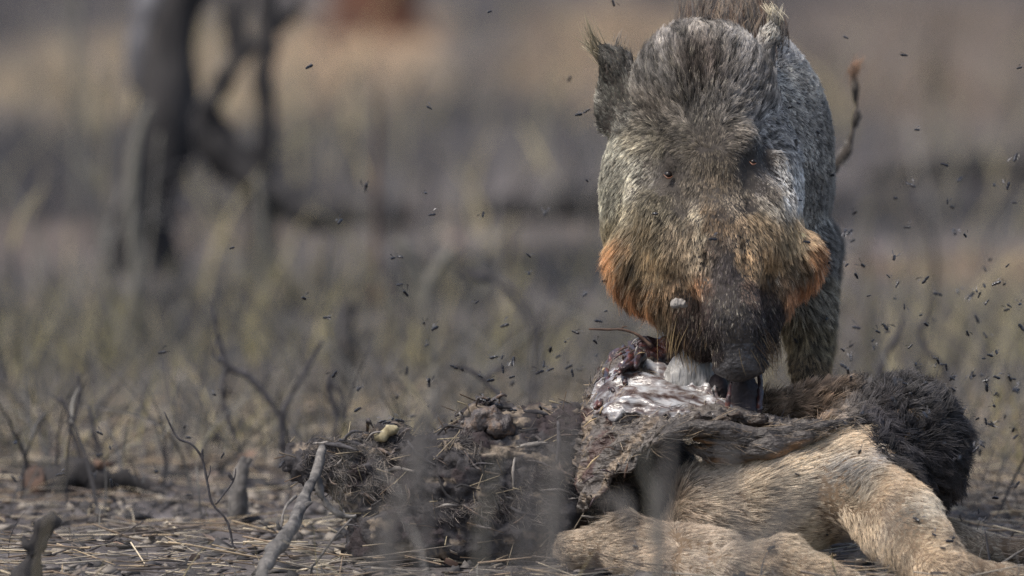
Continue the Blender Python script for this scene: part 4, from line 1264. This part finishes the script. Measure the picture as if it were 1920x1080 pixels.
wood('charred_twig', 'tall charred twig arching over to its tip in front of the dried neck', 'twig', -3.4,
     [([(858, 508), (886, 516), (928, 526), (962, 550), (986, 582), (1004, 622), (1004, 690), (996, 770), (992, 860), (988, 980)], [0.0020, 0.0041, 0.0034, 0.0048, 0.0034, 0.0048, 0.0034, 0.0041, 0.0034, 0.0041, 0.0048], 984),
      ([(928, 526), (910, 512), (880, 506)], [0.0034, 0.0041, 0.0020], None), ([(1003, 640), (1016, 610), (1018, 580)], [0.0027, 0.0027, 0.0014], None)], M_twig, wob=.55)
wood('charred_twig', 'charred twig leaning out over the dried neck, low in the grass', 'twig', 2.0,
     [([(836, 688), (874, 690), (910, 716), (944, 752), (968, 800)], [0.0020, 0.0041, 0.0041, 0.0041, 0.0041, 0.0048], 980), ([(906, 714), (930, 694), (958, 690)], [0.0027, 0.0034, 0.0014], None)], M_twig, wob=.55)
wood('charred_twig', 'crooked charred twig standing among the flies right of the boar', 'twig', 3.0,
     [([(1744, 556), (1738, 590), (1726, 624), (1738, 658), (1772, 692), (1790, 760)], [0.0020, 0.0041, 0.0048, 0.0048, 0.0041, 0.0041, 0.0048], 1800),
      ([(1694, 596), (1680, 630), (1658, 672), (1640, 730)], [0.0020, 0.0048, 0.0054, 0.0041], None)], M_twig, wob=.55)
wood('charred_twig', 'slim charred twig curving up from the short grass left of the crossed twig', 'twig', 1.9,
     [([(96, 742), (124, 762), (132, 800), (148, 850)], [0.0020, 0.0034, 0.0041, 0.0041, 0.0041], 152), ([(148, 700), (150, 740), (136, 800)], [0.0020, 0.0034, 0.0034], None), ([(166, 760), (176, 810), (190, 860)], [0.0027, 0.0041, 0.0027], None)], M_twig, wob=.55)
# sharp sticks by the carcass
wood('bare_branch', 'bare grey branch propped against the tip of the dried neck', 'branch', -.25,
     [([(604, 838, -.08), (594, 876, -.12), (574, 926, -.2), (548, 984, -.32), (518, 1030, -.42), (494, 1070, -.52), (484, 1100, -.58)], [.005, .008, .009, .010, .011, .012, .013], None),
      ([(592, 884, -.12), (600, 920, -.12), (616, 950, -.12), (640, 968, -.12), (668, 968, -.12)], [.007, .006, .005, .006, .003], None),
      ([(562, 962, -.26), (576, 946, -.26), (586, 942, -.26)], [.004, .004, .002], None), ([(540, 1000, -.35), (524, 990, -.36), (520, 976, -.36)], [.004, .003, .002], None),
      ([(556, 930, -.22), (536, 950, -.24), (526, 990, -.28), (520, 1040, -.34)], [.002, .002, .002, .002], None)], M_greytwig, wob=.6)
wood('stub', 'dark splintered stub with a knobbed tip sticking out of the straw', 'stub', -.68,
     [([(108, 968), (96, 980), (84, 992), (72, 1016), (60, 1050), (54, 1084)], [.008, .013, .012, .015, .018, .021], 52), ([(84, 996), (72, 988), (62, 978)], [.007, .006, .002], None), ([(90, 988), (98, 972), (96, 958)], [.006, .005, .002], None), ([(64, 1040), (50, 1020), (44, 1004)], [.009, .007, .002], None), ([(72, 1030), (84, 1014), (92, 1002)], [.008, .005, .002], None)], M_bark, wob=.7, sides=14)
wood('stub', 'upright grey stub standing among the straw left of the bare branch', 'stub', 1.0,
     [([(458, 856), (452, 890), (448, 930), (442, 970)], [.003, .012, .014, .015, .016], 440), ([(452, 880), (464, 868), (470, 858)], [.007, .005, .003], None)], M_greytwig, wob=.5)
wood('dry_sprig', 'thin dry sprig with bare side shoots before the upright grey stub', 'sprig', .25,
     [([(308, 772), (332, 820), (358, 832), (378, 858), (388, 900), (398, 944), (428, 982)], [.0012, .0018, .0018, .002, .002, .002, .002, .0022], 440),
      ([(380, 862), (379, 848), (380, 842)], [.002, .002, .001], None), ([(442, 878), (436, 904), (404, 946)], [.001, .0015, .0015], None), ([(388, 900), (394, 884), (394, 872)], [.001, .001, .0006], None), ([(436, 900), (430, 890), (428, 886)], [.003, .003, .001], None)], M_twig, sides=6)
wood('thin_stick', 'thin stick slanting up to the dried neck beside the bare branch', 'stick', -.3, [([(660, 972), (630, 1004), (596, 1050), (584, 1068)], [.0014, .002, .002, .002], 580)], M_greytwig, sides=6)
wood('thin_stick', 'thin twig poking out of the carcass under the jowl', 'stick', -.02, [([(1104, 617), (1136, 618), (1166, 618), (1196, 628), (1222, 650)], [.0016, .0018, .002, .0024, .003], None), ([(1164, 618), (1168, 613), (1176, 612)], [.001, .0012, .0006], None)], M_wood, sides=6)
wood('thin_stick', 'thin dark stick standing before the rear leg lying in the litter', 'stick', -.3, [([(1846, 990), (1852, 1030), (1856, 1064)], [.001, .002, .002, .002], 1858)], M_twig, sides=6)
wood('thin_stick', 'pale thin stick slanting over the litter right of the thigh', 'stick', -.3, [([(1940, 1018), (1900, 1042), (1868, 1064)], [.002, .002, .002], None)], M_greytwig, sides=6)

# tall blurred stems between camera and carcass
FORE = [(-4.0, [(792, 750), (776, 860), (752, 950), (716, 1050)], .010, 700, 0), (-3.6, [(748, 900), (742, 990), (738, 1080)], .006, 736, 0), (-3.4, [(936, 846), (916, 940), (902, 1030)], .005, 896, 1),
        (-4.2, [(1066, 760), (1054, 880), (1042, 1000)], .010, 1036, 0), (-3.8, [(1036, 850), (1030, 950), (1028, 1060)], .006, 1026, 0), (-3.6, [(1262, 780), (1252, 880), (1242, 990)], .008, 1238, 0),
        (-3.2, [(1208, 834), (1212, 900), (1226, 970)], .006, 1236, 1), (-3.8, [(1362, 830), (1376, 930), (1392, 1060)], .007, 1396, 0), (-4.0, [(1476, 860), (1458, 960), (1448, 1060)], .007, 1444, 0),
        (-4.4, [(1560, 870), (1500, 950), (1420, 1030), (1390, 1070)], .007, 1380, 0), (-3.4, [(1122, 926), (1150, 950), (1180, 984)], .006, 1250, 0), (-4.6, [(1000, 860), (990, 960)], .008, 980, 0),
        (-3.9, [(830, 730), (806, 800), (796, 880)], .007, 790, 0), (-4.3, [(350, 900), (362, 980), (370, 1060)], .006, 372, 0), (-4.1, [(1690, 930), (1684, 1000), (1690, 1070)], .004, 1692, 1)]
FL = ['broad blurred grey stem slanting past the dried neck', 'short grey stem standing before the dried belly', 'slim pale stem before the middle of the dried chest', 'broad grey stem crossing the torn hide edge', 'slim grey stem just before the torn hide corner',
      'dark grey stem crossing the hollow under the hide', 'yellowish bent stem hanging before the dark hollow', 'grey stem crossing the tan belly fur next to the hollow', 'grey stem crossing the middle of the tan belly', 'long slanting grey stem lying across the tan flank',
      'short slanting grey stem under the hide corner', 'thick grey stem at the foot of the dried chest', 'grey stem leaning over the pale fat on the neck', 'short grey stem before the litter left of the bare branch', 'thin pale stem before the thigh']
for (Y, pts, r, base, mt), lb in zip(FORE, FL):
    wood('dry_weed', lb, 'dry weed', Y * 1.45, [(pts, [r * .4, r * .7, r * .72, r * .75], base)], M_stalk if mt else M_greytwig, group='dry stems standing in front of the carcass', sides=8)


# ------------------------------------------------------------------ flies
def fly_mesh(k):
    def ellip(c, r, n=8, m=5):
        V = []
        for a in range(m + 1):
            th = math.pi * a / m
            for b in range(n):
                ph = 2 * math.pi * b / n
                V.append((c[0] + r[0] * math.cos(th), c[1] + r[1] * math.sin(th) * math.cos(ph), c[2] + r[2] * math.sin(th) * math.sin(ph)))
        F = [[a * n + b, a * n + (b + 1) % n, (a + 1) * n + (b + 1) % n, (a + 1) * n + b] for a in range(m) for b in range(n)]
        return V, F
    V, F, M = [], [], []
    for c, r in (((-.0022, 0, 0), (.0034, .0019, .0018)), ((.0018, 0, .0003), (.0022, .0018, .0017)), ((.0043, 0, 0), (.0013, .0016, .0014))):
        v, f = ellip(c, r); o = len(V); V += v; F += [[q + o for q in ff] for ff in f]; M += [0] * len(f)
    up = (.0012, .0035, .006)[k]; sp = (.0030, .0055, .0048)[k]
    for s_ in (-1, 1):
        o = len(V)
        V += [(.0018, s_ * .0008, .0016), (-.001, s_ * sp * .35, .002 + up * .4), (-.0065, s_ * sp * .75, .0018 + up * .8), (-.0075, s_ * sp, .0016 + up), (-.004, s_ * sp * 1.05, .0016 + up)]
        F += [[o, o + 1, o + 2, o + 3, o + 4]]; M += [1]
        for q in (-.001, .0015, .003):   # legs
            o = len(V)
            V += [(q, s_ * .0012, -.001), (q + .0004, s_ * .0012, -.001), (q * 1.5, s_ * .0036, -.0024)]
            F += [[o, o + 1, o + 2]]; M += [0]
    me = bpy.data.meshes.new('fly')
    me.from_pydata(V, [], F); me.materials.append(M_fly); me.materials.append(M_wing)
    me.polygons.foreach_set('material_index', np.array(M, np.int32))
    return me


FLY = [fly_mesh(k) for k in range(3)]
Z8 = [(122, 100), (277, 147), (585, 181), (85, 420), (312, 346), (385, 439), (427, 478), (393, 537), (405, 552), (555, 495), (518, 493), (570, 540), (254, 528), (286, 606), (146, 568), (132, 618), (140, 642), (251, 687), (92, 657), (80, 712), (125, 706), (168, 708), (150, 735), (235, 736), (259, 758), (252, 796), (278, 817), (322, 840), (367, 784), (455, 789), (478, 786), (498, 806), (493, 717), (506, 692), (553, 708), (545, 757), (558, 815), (551, 826), (586, 811), (588, 870), (43, 842), (59, 834), (92, 825), (92, 858), (92, 870), (150, 873), (207, 884), (227, 871), (194, 908), (197, 927), (136, 922), (136, 953), (114, 933), (128, 990), (67, 950), (292, 996), (308, 971), (334, 1020), (352, 1028), (368, 963), (380, 972), (390, 978), (360, 955), (405, 1008), (458, 1001), (484, 1000), (497, 1030), (526, 1052), (566, 1010), (576, 1040), (495, 1015), (38, 763), (74, 680)]
Z3 = [(1800, 310), (1860, 245), (1760, 255), (1705, 235), (1620, 243), (1590, 287), (1795, 360), (1840, 405), (1725, 413), (1760, 425), (1785, 440), (1875, 460), (1675, 487), (1745, 525), (1650, 575), (1735, 555), (1675, 730), (1730, 800), (1630, 765), (1755, 835), (1800, 745), (1890, 690), (1885, 295), (1805, 240), (1765, 285)]
Z7 = [(365, 200), (585, 220), (610, 300), (798, 298), (1025, 295), (1180, 175), (465, 460), (492, 456), (490, 558), (512, 590), (137, 608), (222, 679), (775, 622), (620, 718), (590, 780), (515, 875), (580, 700), (598, 918), (877, 708), (965, 450), (966, 515), (1172, 594), (1222, 692), (1138, 733), (1100, 768), (1045, 797), (1074, 822), (837, 825), (868, 825), (870, 868), (908, 840), (903, 898), (905, 922), (1113, 860), (1152, 870), (1126, 883), (1020, 850), (1045, 870), (1005, 880), (788, 895), (1210, 768), (1215, 818), (1250, 655), (595, 1005), (540, 1043), (480, 972), (340, 942), (335, 1018), (270, 325), (690, 861), (720, 870), (825, 910)]
Z5 = [(685, 137), (930, 168), (905, 315), (780, 450), (795, 497), (420, 477), (465, 540), (418, 570), (940, 573), (255, 653), (470, 690), (800, 740), (60, 672), (1190, 610), (1412, 230), (1512, 290), (65, 517), (660, 640), (400, 660)]
Z0 = [(918, 22), (1150, 6), (805, 202), (1068, 148), (1085, 215), (435, 465), (1100, 208), (580, 125)]
fl = [(1500 + .7035 * x, .7035 * y, 'r') for x, y in Z8] + [(1060 + .448 * x, 600 + .448 * y, 'r') for x, y in Z3] + [(500 + .509 * x, 250 + .509 * y, 'm') for x, y in Z7] + [(.444 * x, 600 + .444 * y, 'g') for x, y in Z5] + [(x, y, 'g') for x, y in Z0]
def fly_text(x, y, z):
    if z == 's':
        k = ('on the tan fur of the deer', 'on the torn hide and gut', 'on the dried neck of the deer')[0 if x > 1270 and y > 790 or x > 1440 else 1 if x > 1095 else 2]
        return 'small black fly settled ' + k, 'flies settled ' + k
    if z == 'b':
        k = "on the boar's face" if x < 1460 and y < 560 else "on the boar's flank and leg"
        return 'small black fly crawling ' + k, 'flies crawling ' + k
    if z == 'r':
        if x < 1640:
            k = "beside the boar's grey flank" if y < 480 else "beside the boar's front leg" if y < 660 else 'low over the fluffy hair behind the snout'
        elif y < 340:
            k = "in the open air beyond the boar's tail"
        elif y < 480:
            k = 'before the sandy rise beyond the boar'
        elif y < 590:
            k = 'above the crooked charred twig' if x < 1800 else 'above the tall grass at the edge of the scene'
        elif y < 700:
            k = 'around the crooked charred twig over the deer rump' if x < 1800 else 'before the tall grass beyond the crooked twig'
        elif y < 830:
            k = 'just over the dark rump hair of the deer' if x < 1730 else 'a hand away from the dark rump hair' if x < 1815 else 'out over the grass at rump height'
        else:
            k = 'low over the litter beside the deer rump'
    elif z == 'm':
        if y < 420:
            k = 'high before the ash between sapling and boar'
        elif y < 600:
            k = 'around the drooping pale stalk' if x < 900 else 'about the arching twig by the boar'
        elif y < 670:
            k = 'between the arching twig and the jowl of the boar' if x > 960 else 'before the yellow grass left of the arching twig'
        else:
            k = 'close above the dried chest of the deer' if x > 900 else 'close above the dried neck of the deer'
    else:
        k = 'high before the trees and clearing' if y < 300 else 'over the yellow grass and crossed twig' if y < 790 else 'low over the straw by the stubs'
    return 'small black fly in the air ' + k, 'flies in the air ' + k


def put_fly(p, z, tilt=.6, at=(0, 0)):
    o = bpy.data.objects.new('fly', FLY[RNG.integers(0, 3)])
    COL.objects.link(o)
    o.location = p
    o.rotation_euler = (RNG.normal(0, tilt), RNG.normal(0, tilt), RNG.uniform(0, 6.28))
    s_ = RNG.uniform(.75, 1.45)
    o.scale = (s_, s_, s_)
    lb, gr = fly_text(at[0], at[1], z)
    tag(o, lb, 'fly', gr)


fl += [(1740 + RNG.normal(0, 110), 640 + RNG.normal(0, 120), 'r') for _ in range(44)]
for x, y, z in fl:
    if x > 1925 or z == 'r' and x < 1575:
        continue
    near = 1100 < x < 1600 and y > 60
    put_fly(W(x, y, np.clip(RNG.normal(-.38 if near else -.05, .12 if near else .5), -1.0, .9)), z, at=(x, y))


def settle(V, N, pts, z, off=.003):
    x, y = photo_xy(V)
    for q in pts:
        m = (N[:, 1] < .2)
        d = np.where(m, np.hypot(x - q[0], y - q[1]) + 60 * np.maximum(V[:, 1], -.4), 1e9)
        k = int(np.argmin(d))
        put_fly(V[k] + N[k] * off, z, .3, q)


sc_ = [(1060 + .448 * x, 600 + .448 * y) for x, y in ((1550, 913), (1475, 848), (1585, 965), (970, 658), (1050, 465), (300, 955), (865, 965), (1095, 890), (1620, 925), (1610, 940), (1410, 293), (1510, 300), (1330, 330), (1440, 560), (1260, 270), (1580, 285), (1650, 380))]
sc_ += [(725, 795), (735, 793), (716, 798), (748, 795), (905, 757), (912, 755), (918, 758), (932, 762), (868, 775), (640, 830), (850, 790), (1010, 772), (1040, 770), (960, 775)]
settle(DV, DN, sc_, 's', .006)
settle(BV, BN, [(1236, 404), (1343, 453), (1136, 503), (1144, 529), (1490, 380), (1505, 460), (1560, 500), (1520, 250), (1484, 200), (1470, 205), (1548, 330), (1500, 640), (1540, 600)], 'b', .012)

scrap = lump('flesh_scrap', [(1271, 566, -.045, 7, 3, 5, .4), (1283, 572, -.045, 6, 2.5, 4, -.5), (1263, 571, -.045, 3, 2, 3)], M_hide2, .003, 120, 121, .0013, parent=None)
tag(scrap, "small pale scrap of flesh stuck to the boar's muzzle", 'scrap')
